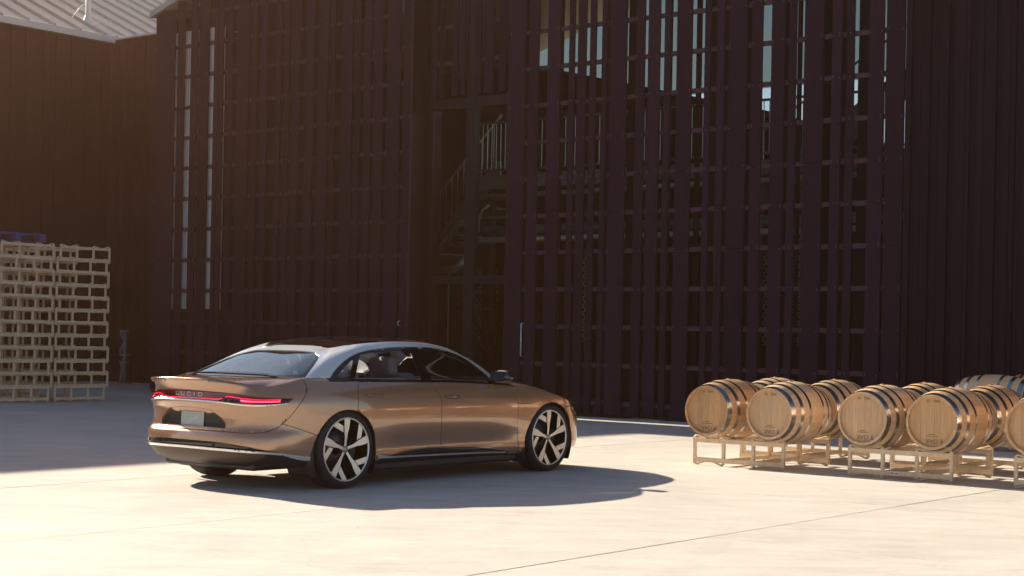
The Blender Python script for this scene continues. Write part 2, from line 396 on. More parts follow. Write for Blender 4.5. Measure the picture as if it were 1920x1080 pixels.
# plinth, threshold and door pulls
cbox("plinth", M_frame, barn, SL, 2.0, N0 + 0.09, N0 + 0.16, 0.0, 0.30)
for s, z0, z1 in ((-18.15, 1.0, 1.66), (-21.16, 1.53, 1.67)):
    h_ = tube("door_pull", M_steel, barn, [(s, N0 - 0.0, z0 + 0.03), (s, N0 - 0.06, z0 + 0.03), (s, N0 - 0.06, z1 - 0.03), (s, N0, z1 - 0.03)], 0.014, 8)
cbox("threshold_plate", M_galv, barn, -15.7, -15.1, N0 - 0.12, N0 + 0.02, 0.0, 0.02)
# roof, sides and back of the barn
def rp(name, m, pts, th=0.15):
    bm = bmesh.new(); n = len(pts)
    a = [bm.verts.new(p) for p in pts]; b_ = [bm.verts.new((p[0], p[1], p[2] - th)) for p in pts]
    bm.faces.new(a); bm.faces.new(b_[::-1])
    for i in range(n): bm.faces.new((a[i], b_[i], b_[(i + 1) % n], a[(i + 1) % n]))
    return bm_obj(name, bm, m, barn)
NB = 34.0
zr = rake(SRIDGE)
def rz_(s): return rake(s) + 0.05
def roof_piece(s0, s1, n0, n1, m=None, nm="roof"): rp(nm, m or M_roof, [(s0, n0, rz_(s0)), (s1, n0, rz_(s1)), (s1, n1, rz_(s1)), (s0, n1, rz_(s0))], 0.15 if m is None else 0.02)
# a roof of long sheets with two skylights added to light the gallery
roof_piece(SL - 0.06, -23.5, N0 - 0.06, NB + 0.3); roof_piece(-9.0, 2.3, N0 - 0.06, NB + 0.3)
for n0_, n1_ in ((N0 - 0.06, 24.4), (28.6, NB + 0.3)):
    roof_piece(-23.497, SRIDGE - 0.002, n0_, n1_); roof_piece(SRIDGE + 0.002, -9.003, n0_, n1_)
M_sky = glass("added_skylight_glass", (0.9, 0.93, 0.93), 0.0)
roof_piece(-23.49, SRIDGE - 0.004, 24.405, 28.595, M_sky, "added_skylight"); roof_piece(SRIDGE + 0.004, -9.01, 24.405, 28.595, M_sky, "added_skylight")
M_fascia = mat("pale_fascia", (0.55, 0.50, 0.44), 0.5)
rp("fascia", M_fascia, [(SL - 0.06, N0 - 0.10, EAVE - 0.0), (SRIDGE, N0 - 0.10, zr + 0.10), (SRIDGE, N0 - 0.063, zr + 0.10), (SL - 0.06, N0 - 0.063, EAVE - 0.0)], 0.13)
cbox("wall", M_siding, barn, SL - 0.02, SL + 0.04, N0 + 0.16, NB, 0, EAVE - 0.06)
cbox("wall", M_siding, barn, 1.9, 2.0, N0 + 0.2, NB, 0, 1.2)  # right end stays open above this low wall to let daylight in
# back wall: sloping top leaves an added opening; its sky stands in for reflections
bm = bmesh.new()
prof = [(SL, 0), (2.0, 0), (2.0, 2.6), (-14.0, 5.2), (-19.3, 6.85), (-26.6, 8.62), (-27.9, 9.05), (SL, 8.0)]
add_prism(bm, prof, NB, NB + 0.15, lambda x, y, d: (x, d, y))
bm_obj("back_wall", bm, M_dark, barn)
cbox("floor", mat("barn_floor", (0.10, 0.09, 0.085), 0.6), barn, SL + 0.05, 1.9, NW + 0.13, NB, -0.02, 0.02)
# no bays are opened in the back wall behind the perforated sheets
# ------------------------------------------------------------------ inside the barn, seen through the glass
inside = FY
def ithing(name, label, cat, s, n, z=0, group=None):
    o = empty(name, fw(s, n, z), FY); tag(o, label, cat, group); return o
gal = ithing("gallery", "steel gallery edge beam running across the barn behind the glass", "gallery", -21.8, 26.0, 0)
cbox("edge_beam", M_galv, gal, 0, 10.2, 0, 0.12, 4.42, 4.70)
cbox("deck", M_galv, gal, 0, 10.2, 0.12, 2.2, 4.62, 4.70)
cbox("kick_plate", M_steel, gal, 0, 10.2, -0.02, 0.0, 4.78, 4.82)
for k in range(4): cbox("column", M_frame, gal, 0.1 + 3.2 * k, 0.3 + 3.2 * k, 0.3, 0.5, 0, 4.42)
rl = ithing("gallery_railing", "upright bar railing along the gallery inside the barn", "railing", -21.75, 25.95, 4.72)
tube("top_rail", M_galv, rl, [(0, 0, 1.05), (10, 0, 1.05)], 0.025, 8)
tube("bottom_rail", M_galv, rl, [(0, 0, 0.08), (10, 0, 0.08)], 0.018, 6)
for k in range(84):
    o = cbox("baluster", M_steel, rl, 0.06 + k * 0.118, 0.074 + k * 0.118, -0.007, 0.007, 0.08, 1.05)
st = ithing("staircase", "open steel stair rising to the gallery behind the recessed glass", "stairs", -23.1, 26.1, 0)
bm = bmesh.new()
add_prism(bm, [(0.0, 2.9), (0.15, 2.9), (2.0, 4.7), (2.0, 5.0), (1.85, 5.0), (0.0, 3.2)], 0, 0.05, lambda x, y, d: (x, d, y))
bm_obj("stringer", bm, M_galv, st)
for k in range(9): cbox("tread", M_galv, st, 0.12 + k * 0.2, 0.36 + k * 0.2, 0.05, 1.0, 3.10 + k * 0.195, 3.14 + k * 0.195)
tube("handrail", M_steel, st, [(0.0, 0.02, 4.1), (2.0, 0.02, 5.95)], 0.022, 8)
for k in range(12): cbox("baluster", M_steel, st, 0.05 + k * 0.16, 0.062 + k * 0.16, 0.0, 0.012, 3.1 + k * 0.15, 4.13 + k * 0.148)
st2 = ithing("staircase", "steel stair climbing right behind the right-hand slats", "stairs", -15.9, 27.2, 0)
bm = bmesh.new()
add_prism(bm, [(0.0, 3.9), (0.3, 3.9), (3.4, 5.9), (3.4, 6.3), (3.1, 6.3), (0.0, 4.3)], 0, 0.06, lambda x, y, d: (x, d, y))
bm_obj("stringer", bm, M_galv, st2)
tube("handrail", M_steel, st2, [(0.0, 0.02, 5.2), (3.4, 0.02, 7.2)], 0.022, 8)
for k in range(12): cbox("baluster", M_steel, st2, 0.05 + k * 0.28, 0.07 + k * 0.28, 0.0, 0.02, 4.2 + k * 0.18, 5.2 + k * 0.165)
def pipe(label, pts, r, s, n, m=M_steel):
    o = bm_obj("pipe", add_tube(bmesh.new(), pts, r, 10), m, None, True, fw(s, n, 0), (0, 0, FY)); tag(o, label, "pipe", "pipes under the gallery"); return o
pipe("thin steel pipe just under the gallery beam", [(0, 0, 4.22), (9.5, 0, 4.30)], 0.05, -21.7, 25.7)
pipe("thin steel pipe midway below the gallery", [(0, 0.1, 3.80), (9.5, 0.1, 3.84)], 0.03, -21.7, 25.7)
pipe("wide lagged duct in the middle of the pipe bank", [(0, 0.1, 3.55), (9.5, 0.1, 3.58)], 0.10, -21.6, 25.8, M_galv)
pipe("lowest long steel pipe of the pipe bank", [(-0.2, 0, 3.26), (0.5, 0, 3.34), (9.5, 0, 3.36)], 0.06, -21.7, 25.7)
pipe("bent steel pipe dropping behind the left recess pane", [(-0.3, 0, 3.25), (0.42, 0, 3.25), (0.95, 0, 3.75), (1.4, 0, 3.75)], 0.06, -22.9, 25.9)
pipe("large steel pipe low behind the left recess pane", [(-0.3, 0, 2.78), (0.8, 0, 2.78), (1.1, 0, 2.95)], 0.09, -22.9, 25.9)
pipe("slim upright pipe behind the left recess pane", [(0, 0, 0.3), (0, 0, 2.72)], 0.016, -22.27, 25.9)
pipe("curved hose loop behind the right recess pane", [(0, 0, 3.5), (0.02, 0, 3.75), (0.12, 0, 3.95), (0.3, 0, 4.05)], 0.03, -21.25, 25.6)
# perforated sheets; green-yellow backlight is put into their colour
M_perf = mat("perforated_sheet", (0.42, 0.44, 0.20), 0.5, metal=0.2)
M_perf2 = mat("perforated_sheet_grey", (0.35, 0.45, 0.42), 0.5, metal=0.2)
def perf(label, s, n, w_, z0, z1, m):
    bm = bmesh.new(); p = 0.088; r = p / math.sqrt(3); row = 0; z = z0
    while z < z1:
        x = (p / 2 if row % 2 else 0)
        while x < w_:
            oo = []; ii = []
            for k in range(6):
                t = PI / 6 + k * PI / 3; oo.append(bm.verts.new((x + r * math.cos(t), 0, z + r * math.sin(t)))); ii.append(bm.verts.new((x + .60 * r * math.cos(t), 0, z + .60 * r * math.sin(t))))
            for k in range(6): bm.faces.new((oo[k], oo[(k + 1) % 6], ii[(k + 1) % 6], ii[k]))
            x += p
        z += 1.5 * r; row += 1
    bmesh.ops.remove_doubles(bm, verts=bm.verts, dist=0.002)
    t = ithing("perforated_sheet", label, "screen", s, n, 0, "perforated metal sheets inside the barn")
    bm_obj("honeycomb", bm, m, t)
    cbox("frame", M_frame, t, -0.08, w_ + 0.05, 0.02, 0.05, z0 - 0.14, z0 - 0.07)
    return t
perf("honeycomb sheet behind the crossed braces in the recess", -22.42, 27.0, 0.56, 1.25, 2.85, M_perf)
perf("narrow honeycomb sheet left of the middle of the right screen", -19.66, 27.0, 0.28, 1.35, 3.1, M_perf)
perf("greyish honeycomb sheet seen above the second barrel group", -15.55, 27.0, 0.42, 1.35, 3.1, M_perf2)
perf("tall honeycomb sheet beside the greyish one", -14.82, 27.0, 0.34, 1.35, 4.4, M_perf)
br = ithing("cross_brace", "dark crossed braces in front of the recess honeycomb", "brace", -22.0, 26.0)
for a, b_ in (((-0.1, 1.95), (0.75, 2.75)), ((-0.1, 1.9), (0.75, 1.0))):
    tube("brace_bar", M_frame, br, [(a[0], 0, a[1]), (b_[0], 0, b_[1])], 0.05, 6)
tube("brace_bar", M_frame, br, [(-0.1, 0, 1.93), (0.8, 0, 1.93)], 0.045, 6)

# ------------------------------------------------------------------ barn on the left with the pale metal roof
LS, LN, LZ = -35.1, 27.0, 9.0
lb = empty("side_building", fw(0, 0), FY)
tag(lb, "dark boarded side building under a pale seamed metal roof", "building")
s_ = LN; k = 0
while s_ > 3.2:                                   # boards of the long wall (facing the yard)
    wd = random.choice([0.16, 0.20, 0.27]); a = max(s_ - wd, 3.0)
    cbox("siding_board", M_siding, lb, LS - 0.03, LS + (0.0, 0.03)[k % 2], a + 0.012, s_, 0.03, LZ - 0.02, 0.004); s_ = a; k += 1
cbox("wall", M_dark, lb, LS - 0.25, LS - 0.035, 3.0, LN + 0.28, 0, LZ - 0.02)
s_ = LS + 0.04; k = 0
while s_ < SL - 0.1:                              # short return wall towards the barn
    wd = random.choice([0.16, 0.22]); b_ = min(s_ + wd, SL - 0.03)
    cbox("siding_board", M_siding, lb, s_, b_ - 0.012, LN - (0.0, 0.03)[k % 2], LN + 0.03, 0.03, LZ - 0.03, 0.004); s_ = b_; k += 1
cbox("wall", M_dark, lb, LS - 0.034, SL - 0.03, LN + 0.035, LN + 0.25, 0, LZ - 0.03)
cbox("coping", M_white, lb, LS + 0.05, SL - 0.03, LN - 0.06, LN + 0.27, LZ - 0.025, LZ + 0.02)
g_ = empty("gutter", parent=lb)
bm = bmesh.new(); add_prism(bm, [(0.0, -0.10), (0.16, -0.10), (0.20, 0.06), (0.18, 0.06), (0.145, -0.08), (0.015, -0.08)], 4.0, LN - 0.02, lambda x, y, d: (LS + 0.035 + x, d, LZ + y))
bm_obj("trough", bm, M_white, g_)
cbox("fascia", M_white, g_, LS - 0.0, LS + 0.03, 4.0, LN - 0.02, LZ - 0.015, LZ + 0.12)
cbox("gutter_outlet", M_white, g_, LS + 0.05, LS + 0.30, LN - 0.02, LN + 0.22, LZ + 0.022, LZ + 0.10)
M_sl = 0.46
bm = bmesh.new()
def roofpt(d, n): return (LS - d + 0.1, n, LZ + 0.12 + M_sl * (d - 0.1))
vs = [bm.verts.new(roofpt(d, n)) for d, n in ((0, 4), (7, 4), (7, 60), (0, 60))]
bm.faces.new(vs)
rf = bm_obj("roof", bm, M_roof, lb)
n_ = 22.0
while n_ < 44:                                    # standing seams
    bm = bmesh.new(); a = Vector(roofpt(-0.02, n_)); b_ = Vector(roofpt(7, n_))
    for dn, dz in ((0, 0), (0.055, 0), (0.045, 0.075), (0.01, 0.075)):
        bm.verts.new(a + Vector((0, dn, dz))); bm.verts.new(b_ + Vector((0, dn, dz)))
    bm.verts.ensure_lookup_table(); V = bm.verts
    for i in range(4):
        j = (i + 1) % 4; bm.faces.new((V[2 * i], V[2 * i + 1], V[2 * j + 1], V[2 * j]))
    bm_obj("seam", bm, M_roof, rf); n_ += 0.78
vt = empty("roof_vent", fw(LS - 0.95, 26.95, LZ + 0.45), FY); tag(vt, "white vent pipe with a cone flashing on the pale metal roof", "vent pipe")
bm = bmesh.new(); add_lathe(bm, [(0.20, -0.02), (0.10, 0.26), (0.085, 0.30)], 20, 'Z'); bm_obj("flashing", bm, M_white, vt, True)
bm = bmesh.new(); add_lathe(bm, [(0.075, 0.28), (0.075, 1.6), (0.0, 1.6)], 16, 'Z'); bm_obj("pipe", bm, M_white, vt, True)
tube("stay", M_white, vt, [(-0.02, -0.10, 0.6), (-0.15, -0.20, 0.45), (-0.25, -0.32, 0.2)], 0.02, 6)
# unseen taller block added beyond the left edge, sized so its shadow crosses the yard
tb = empty("shade_block", fw(0, 0), FY); tag(tb, "unseen taller dark block added to shade the yard", "building")
cbox("wall", M_siding, tb, LS - 8.0, LS - 0.3, -6.0, 21.3, 0, 11.5); cbox("roof", M_roof, tb, LS - 8.2, LS - 0.25, -6.2, 21.29, 11.5, 11.6)
cbox("shade_tower", M_siding, tb, LS - 6.0, LS - 0.3, 21.302, 23.3, 0, 19.0)  # unseen upright added only for its shadow strip along the barn front
# standpipe against the short wall
sp = empty("standpipe", fw(-33.55, 26.4), FY); tag(sp, "grey standpipe with clamps and a valve by the dark wall", "standpipe")
tube("riser", M_galv, sp, [(0, 0, 0.02), (0, 0, 1.32)], 0.045, 10)
tube("bent_arm", M_galv, sp, [(0.0, -0.02, 1.05), (-0.10, -0.05, 0.85), (-0.12, -0.05, 0.72)], 0.028, 8)
tube("upper_arm", M_galv, sp, [(0.0, -0.02, 1.05), (-0.09, -0.04, 1.22), (-0.10, -0.04, 1.34)], 0.03, 8)
tube("lower_arm", M_galv, sp, [(-0.10, -0.04, 0.56), (-0.03, -0.05, 0.40), (-0.07, -0.05, 0.15), (-0.11, -0.05, 0.02)], 0.032, 8)
for z in (1.33, 0.72, 0.545): cbox("clamp", M_galv, sp, -0.13, 0.15, -0.07, 0.03, z - 0.02, z + 0.025)
cbox("base_plate", M_galv, sp, -0.16, 0.18, -0.12, 0.12, 0.0, 0.02)

# ================================================================== BARREL RACKS
def rod(bm, pts, r=0.010): return add_tube(bm, pts, r, 6)
def make_rack():
    t = empty("barrel_rack", (0, 0, 0), 0)
    L_ = 1.15; px = (0.0, 0.37, 0.745, 1.115); D = 1.02
    for y in (0.0, D):
        for x in px: cbox("post", M_rack, t, x, x + 0.035, y, y + 0.035, 0.02, 0.315, 0.003)
        for z in (0.035, 0.252): cbox("rail", M_rack, t, 0.0, L_, y - 0.004, y + 0.031, z, z + 0.050, 0.003)
        for x0 in (px[0], px[2]):
            x1 = x0 + 0.405; yy = y + 0.015
            for up in (1, -1):
                f = (lambda z: z) if up == 1 else (lambda z: 0.337 - z)
                bm = bmesh.new()
                rod(bm, [(x0 + 0.012, yy, f(0.24)), (x0 + 0.012, yy, f(0.312)), (x0 + 0.022, yy, f(0.325)), (x0 + 0.045, yy, f(0.327)), (x0 + 0.15, yy, f(0.296)), (x0 + 0.17, yy, f(0.292)),
                         (x1 - 0.17, yy, f(0.292)), (x1 - 0.15, yy, f(0.296)), (x1 - 0.045, yy, f(0.327)), (x1 - 0.022, yy, f(0.325)), (x1 - 0.012, yy, f(0.312)), (x1 - 0.012, yy, f(0.24))])
                key = ("saddle" if up == 1 else "foot", 0)
                if key not in _rackm: _rackm[key] = {}
                nm = key[0]
                kk = (nm, round(x0, 2), y > 0)
                bm_obj(nm, bm, M_rack, t, True)
    for x in (px[1], px[2]):
        for z in (0.035, 0.252): cbox("side_beam", M_rack, t, x + 0.003, x + 0.032, 0.036, D - 0.001, z + 0.004, z + 0.046, 0.003)
    return t
_rackm = {}
rack0 = make_rack()
RACKS = []
def put_rack(world, rz, label, group):
    if not RACKS: o = rack0
    else: o = copy_tree(rack0)
    RACKS.append(o); o.location = world; o.rotation_euler = (0, 0, rz); tag(o, label, "barrel rack", group); return o

# ================================================================== BARRELS
BL = 0.95; HR = 0.262; BR = 0.345
def brad(x):                                  # outer radius along the barrel, x in -1..1
    return 0.272 + (BR - 0.272) * (1 - abs(x) ** 2.1)
NST = 26
def make_barrel():
    t = empty("wine_barrel", (0, 0, 0), 0)
    # staves: one mesh, turned round the axis (barrel axis = local y, front head at y = -BL/2)
    bm = bmesh.new(); n = 14; half = PI / NST * 0.985
    rows = []
    for i in range(n + 1):
        x = -1 + 2 * i / n; r = brad(x); y = x * BL / 2; row = []
        for a in (-half, -half / 3, half / 3, half):
            row.append(bm.verts.new((r * math.sin(a), y, r * math.cos(a))))
        for a in (half, -half):
            row.append(bm.verts.new(((r - 0.024) * math.sin(a), y, (r - 0.024) * math.cos(a))))
        rows.append(row)
    for A, B in zip(rows, rows[1:]):
        for k in range(6): bm.faces.new((A[k], A[(k + 1) % 6], B[(k + 1) % 6], B[k]))
    bm.faces.new(rows[0][::-1]); bm.faces.new(rows[-1])
    first = bm_obj("stave", bm, M_oak, t)
    for p in first.data.polygons: p.use_smooth = abs(p.normal.y) < 0.8
    try: first.data.set_sharp_from_angle(angle=math.radians(40))
    except Exception: pass
    for k in range(1, NST):
        o = meshobj("stave", first.data, t); o.rotation_euler = (0, 2 * PI * k / NST, 0)
    # heads: planks cut to the circle
    cuts = [-HR, -0.20, -0.125, -0.06, 0.02, 0.085, 0.16, 0.215, HR]
    for y0, y1, full in ((-BL / 2 + 0.032, -BL / 2 + 0.05, True), (BL / 2 - 0.05, BL / 2 - 0.032, False)):
        if full:
            for a, b_ in zip(cuts, cuts[1:]):
                a2, b2 = a + 0.0008, b_ - 0.0008; poly = []
                for k in range(9): x = a2 + (b2 - a2) * k / 8; poly.append((x, math.sqrt(max(HR * HR - x * x, 1e-5))))
                for k in range(9): x = b2 + (a2 - b2) * k / 8; poly.append((x, -math.sqrt(max(HR * HR - x * x, 1e-5))))
                bm = bmesh.new(); add_prism(bm, poly, y0 + random.uniform(-.0006, .0006), y1, lambda x, y, d: (x, d, y)); bm_obj("head_plank", bm, M_head, t)
        else:
            bm = bmesh.new(); add_lathe(bm, [(0, y0), (HR, y0), (HR, y1), (0.0, y1)], 32); bm_obj("back_head", bm, M_head, t)
    # croze: dark groove ring round each head
    for sgn in (-1, 1):
        bm = bmesh.new(); ye = sgn * BL / 2
        add_lathe(bm, [(HR - 0.012, ye - sgn * 0.034), (HR - 0.004, ye - sgn * 0.030), (HR + 0.0005, ye - sgn * 0.030)], 48); bm_obj("croze", bm, M_ink, t, True)
    # hoops: head, quarter and bilge hoops on both halves
    for sgn in (-1, 1):
        for x0, x1 in ((0.855, 0.988), (0.575, 0.685), (0.275, 0.36)):
            prof = []
            for i in range(5):
                x = x0 + (x1 - x0) * i / 4; prof.append((brad(x) + 0.0022, sgn * x * BL / 2))
            prof = [(brad(x0) - 0.002, sgn * x0 * BL / 2)] + prof + [(brad(x1) - 0.002, sgn * x1 * BL / 2)]
            bm = bmesh.new(); add_lathe(bm, prof, 64); o = bm_obj("hoop", bm, M_hoop, t, True)
            try: o.data.set_sharp_from_angle(angle=math.radians(40))
            except Exception: pass
        bm = bmesh.new(); x = 0.925; add_lathe(bm, [(brad(x) + 0.0021, sgn * (x - .006) * BL / 2), (brad(x) + 0.0032, sgn * x * BL / 2), (brad(x) + 0.0021, sgn * (x + .006) * BL / 2)], 64)
        bm_obj("hoop_bead", bm, M_hoop, t, True)
    bm = bmesh.new(); add_lathe(bm, [(0.0, 0), (0.026, 0), (0.026, 0.006), (0.0, 0.012)], 16, 'Z'); bm_obj("bung", bm, M_croze, t, True, (0, 0, BR - 0.001))
    # branded writing on the front head (the barrel lies upside down)
    yf = -BL / 2 + 0.0305
    for i_, (w_, x_) in enumerate((("WG", 0.046), ("19", -0.052))): text_obj("brand_mark", w_, 0.040, M_ink, t, (x_ * 0.85, yf, 0.214), (PI / 2, PI, 0))
    text_obj("brand_mark", "OAK", 0.062, M_ink, t, (-0.005, yf, -0.190), (PI / 2, PI, 0))
    for z0, w_ in ((-0.140, 0.060), (-0.122, 0.034)): cbox("brand_line", M_ink, t, -w_, w_, yf - 0.001, yf, z0 - 0.003, z0 + 0.003)
    for x in (0.095, 0.108): cbox("brand_line", M_ink, t, x - 0.003, x + 0.003, yf - 0.001, yf, -0.215, -0.170)
    return t
barrel0 = make_barrel(); BARRELS = []
OAKS = [(M_oak, M_head), (mat("oak_stave_pale", (0.68, 0.45, 0.26), 0.6, var=0.18, vscale=6, perobj=0.10, bump=0.06, bscale=50, stretch=(9, 0.7, 9), coat=0.05), mat("oak_head_pale", (0.68, 0.44, 0.25), 0.6, var=0.12, vscale=7, perobj=0.08, bump=0.05, bscale=50, stretch=(9, 9, 0.7))),
        (mat("oak_stave_warm", (0.60, 0.35, 0.17), 0.5, var=0.2, vscale=8, perobj=0.15, bump=0.06, bscale=50, stretch=(8, 0.6, 8), coat=0.12), mat("oak_head_warm", (0.60, 0.355, 0.175), 0.55, var=0.18, vscale=9, perobj=0.12, bump=0.05, bscale=50, stretch=(11, 11, 0.9)))]
def vary(o, k):
    for c in o.children:
        n_ = c.name.split(".")[0]
        if n_ in ("stave", "head_plank"):
            c.material_slots[0].link = 'OBJECT'; c.material_slots[0].material = OAKS[k][0 if n_ == "stave" else 1]
def put_barrel(s, n, label, group, rz=0.0, z=0.612, roll=0.0):
    o = barrel0 if not BARRELS else copy_tree(barrel0)
    BARRELS.append(o); o.location = fw(s, n, z); o.rotation_euler = (0, roll, FY + rz); tag(o, label, "barrel", group); vary(o, (len(BARRELS) * 5 + len(BARRELS) // 3) % 3); return o
GB, GR = "oak wine barrels lying on racks in the yard", "tan steel racks under the yard barrels"
NRK = 15.52
RA, RB, RC, RD = -9.70, -7.80, -6.02, -4.2
for s, lab in ((RA, "front tan rack under the two leftmost barrels"), (RB, "front tan rack with a small white and red sticker"), (RC, "tan rack cut by the right edge of the picture")):
    put_rack(fw(s, NRK), FY, lab, GR)
for s, lab in ((RA - 0.2, "second rack standing behind the leftmost rack"), (RB - 0.2, "second rack standing behind the rack with the sticker"), (RC - 0.2, "rear rack behind the one at the right edge")):
    put_rack(fw(s, NRK + 1.42), FY, lab, GR)
fl = -0.13 + BL / 2
put_barrel(-9.46, NRK + fl, "leftmost front barrel, head towards the car", GB)
put_barrel(-8.67, NRK + fl - 0.02, "second front barrel from the left, over the posts of the leftmost rack", GB, 0.01)
put_barrel(-7.585, NRK + fl, "third front barrel from the left, on the stickered rack", GB)
put_barrel(-6.81, NRK + fl - 0.03, "fourth front barrel from the left, right half of the stickered rack", GB, -0.008)
put_barrel(-5.79, NRK + fl, "front barrel cut off by the right edge of the picture", GB)
put_barrel(-5.02, NRK + fl, "right-hand barrel on the rack cut off by the picture edge", GB)
put_barrel(-9.66, NRK + 1.42 + fl, "back barrel peeping out between the two leftmost front barrels", GB, 0.01)
put_barrel(-8.87, NRK + 1.42 + fl, "back barrel showing right of the second front barrel", GB)
put_barrel(-7.75, NRK + 1.42 + fl, "back barrel peeping out between the third and fourth front barrels", GB)
put_barrel(-6.98, NRK + 1.42 + fl, "back barrel showing right of the fourth front barrel", GB, -0.01)
put_barrel(-5.95, NRK + 1.42 + fl, "back barrel behind the one at the right edge", GB)
st_ = empty("rack_sticker", fw(RB + 0.485, NRK - 0.0055, 0.06), FY); tag(st_, "small white sticker with red print on the lower rail of the rack", "sticker")
cbox("label_sheet", M_white, st_, 0, 0.095, -0.001, 0.0, -0.020, 0.022)
cbox("print", M_red, st_, 0.008, 0.026, -0.0022, -0.0012, -0.008, 0.012)
for k in range(4): cbox("print", M_red, st_, 0.034 + k * 0.014, 0.044 + k * 0.014, -0.0022, -0.0012, -0.006, 0.008)
# shaded barrels lying lengthwise along the barn at the far right
GF = "shaded barrels lying along the barn at far right"
for s, n, z, lab in ((-8.40, 20.95, 0.66, "shaded barrel at the left end of the row by the black siding"), (-7.42, 21.0, 0.66, "second shaded barrel of the row by the black siding"), (-8.0, 21.75, 0.70, "shaded barrel behind the first row by the black siding"), (-6.4, 21.0, 0.66, "third shaded barrel of the row by the black siding"),
                     (-7.0, 21.75, 0.70, "shaded barrel at the right end of the hind row")):
    put_barrel(s, n, lab, GF, PI / 2 + random.uniform(-.03, .03), z, random.uniform(0, 6))
for s, n, z, lab in ((-8.9, 20.3, 0.05, "rack under the left shaded barrel"), (-7.85, 20.35, 0.05, "rack under the second shaded barrel"), (-6.8, 20.35, 0.05, "rack under the third shaded barrel"), (-8.45, 21.5, 0.09, "hind rack under the shaded barrels"), (-7.4, 21.5, 0.09, "hind rack at the right of the shaded barrels")):
    put_rack(fw(s + 0.98, n, z), FY + PI / 2, lab, "racks under the shaded barrels")

# ================================================================== STACKED EMPTY RACKS at the left
GS = "tan racks stacked empty at the left"
SS = -25.5
WORDS = ["lowest", "second lowest", "third from the ground", "fourth from the ground", "fifth from the ground", "sixth from the ground", "seventh from the ground", "eighth from the ground", "ninth from the ground", "tenth from the ground", "eleventh from the ground", "topmost but one", "topmost"]
for ci, (n0, nm) in enumerate(((18.47, "right-hand"), (17.20, "left-hand"))):
    for k in range(12):
        odd = k % 2
        # rack length runs along depth; front face looks towards the yard
        dn = (0.0, 0.105)[odd] + random.uniform(-.012, .012); ds = (0.0, 0.055)[odd]
        w_ = WORDS[k] if k < 10 else WORDS[k + 1]
        put_rack(fw(SS + ds * -1, n0 + dn, 0.005 + k * 0.2385), FY + PI / 2 + random.uniform(-.004, .004), "empty tan rack, %s in the %s stack" % (w_, nm), GS)
for k in range(12):
    odd = k % 2
    w_ = WORDS[k] if k < 10 else WORDS[k + 1]
    put_rack(fw(SS - 1.12 - 0.055 * odd, 18.4 + (0.0, 0.105)[odd], 0.005 + k * 0.2385), FY + PI / 2, "empty tan rack, %s in the stack behind the right-hand one" % w_, GS)
    put_rack(fw(SS - 1.12 - 0.055 * odd, 17.12 + (0.0, 0.105)[odd], 0.005 + k * 0.2385), FY + PI / 2, "empty tan rack, %s in the stack behind the left-hand one" % w_, GS)
for k, n, lv in ((0, 17.85, 8), (1, 18.9, 5), (2, 17.8, 5), (3, 17.8, 3), (4, 17.8, 10)):
    zz = 0.005 + lv * 0.2385 + 0.28
    o = cbox("rack_sticker", M_white, None, 0, 0.09, 0, 0.002, 0, 0.035); o.location = fw(SS + 0.006 + (0 if lv % 2 == 0 else -0.055), n, zz); o.rotation_euler = (0, 0, FY + PI / 2)
    tag(o, ["white sticker high on the left-hand rack stack", "white sticker on the right-hand rack stack", "white sticker at middle height of the left-hand rack stack", "white sticker low on the left-hand rack stack", "uppermost white sticker on the left-hand rack stack"][k], "sticker", "white stickers on the stacked racks")
# blue plastic pallet lying on top
pal = empty("plastic_pallet", fw(SS - 1.05, 17.05, 2.965), FY); tag(pal, "blue plastic pallet lying on top of the rack stacks", "pallet")
cbox("deck", M_blue, pal, 0, 1.0, 0, 1.2, 0.125, 0.15, 0.004); 
for y in (0.0, 0.53, 1.06):
    cbox("runner", M_blue, pal, 0, 1.0, y, y + 0.14, 0.0, 0.022, 0.003)
    for x in (0.0, 0.43, 0.86): cbox("block", M_blue, pal, x, x + 0.14, y + 0.003, y + 0.137, 0.022, 0.125, 0.004)

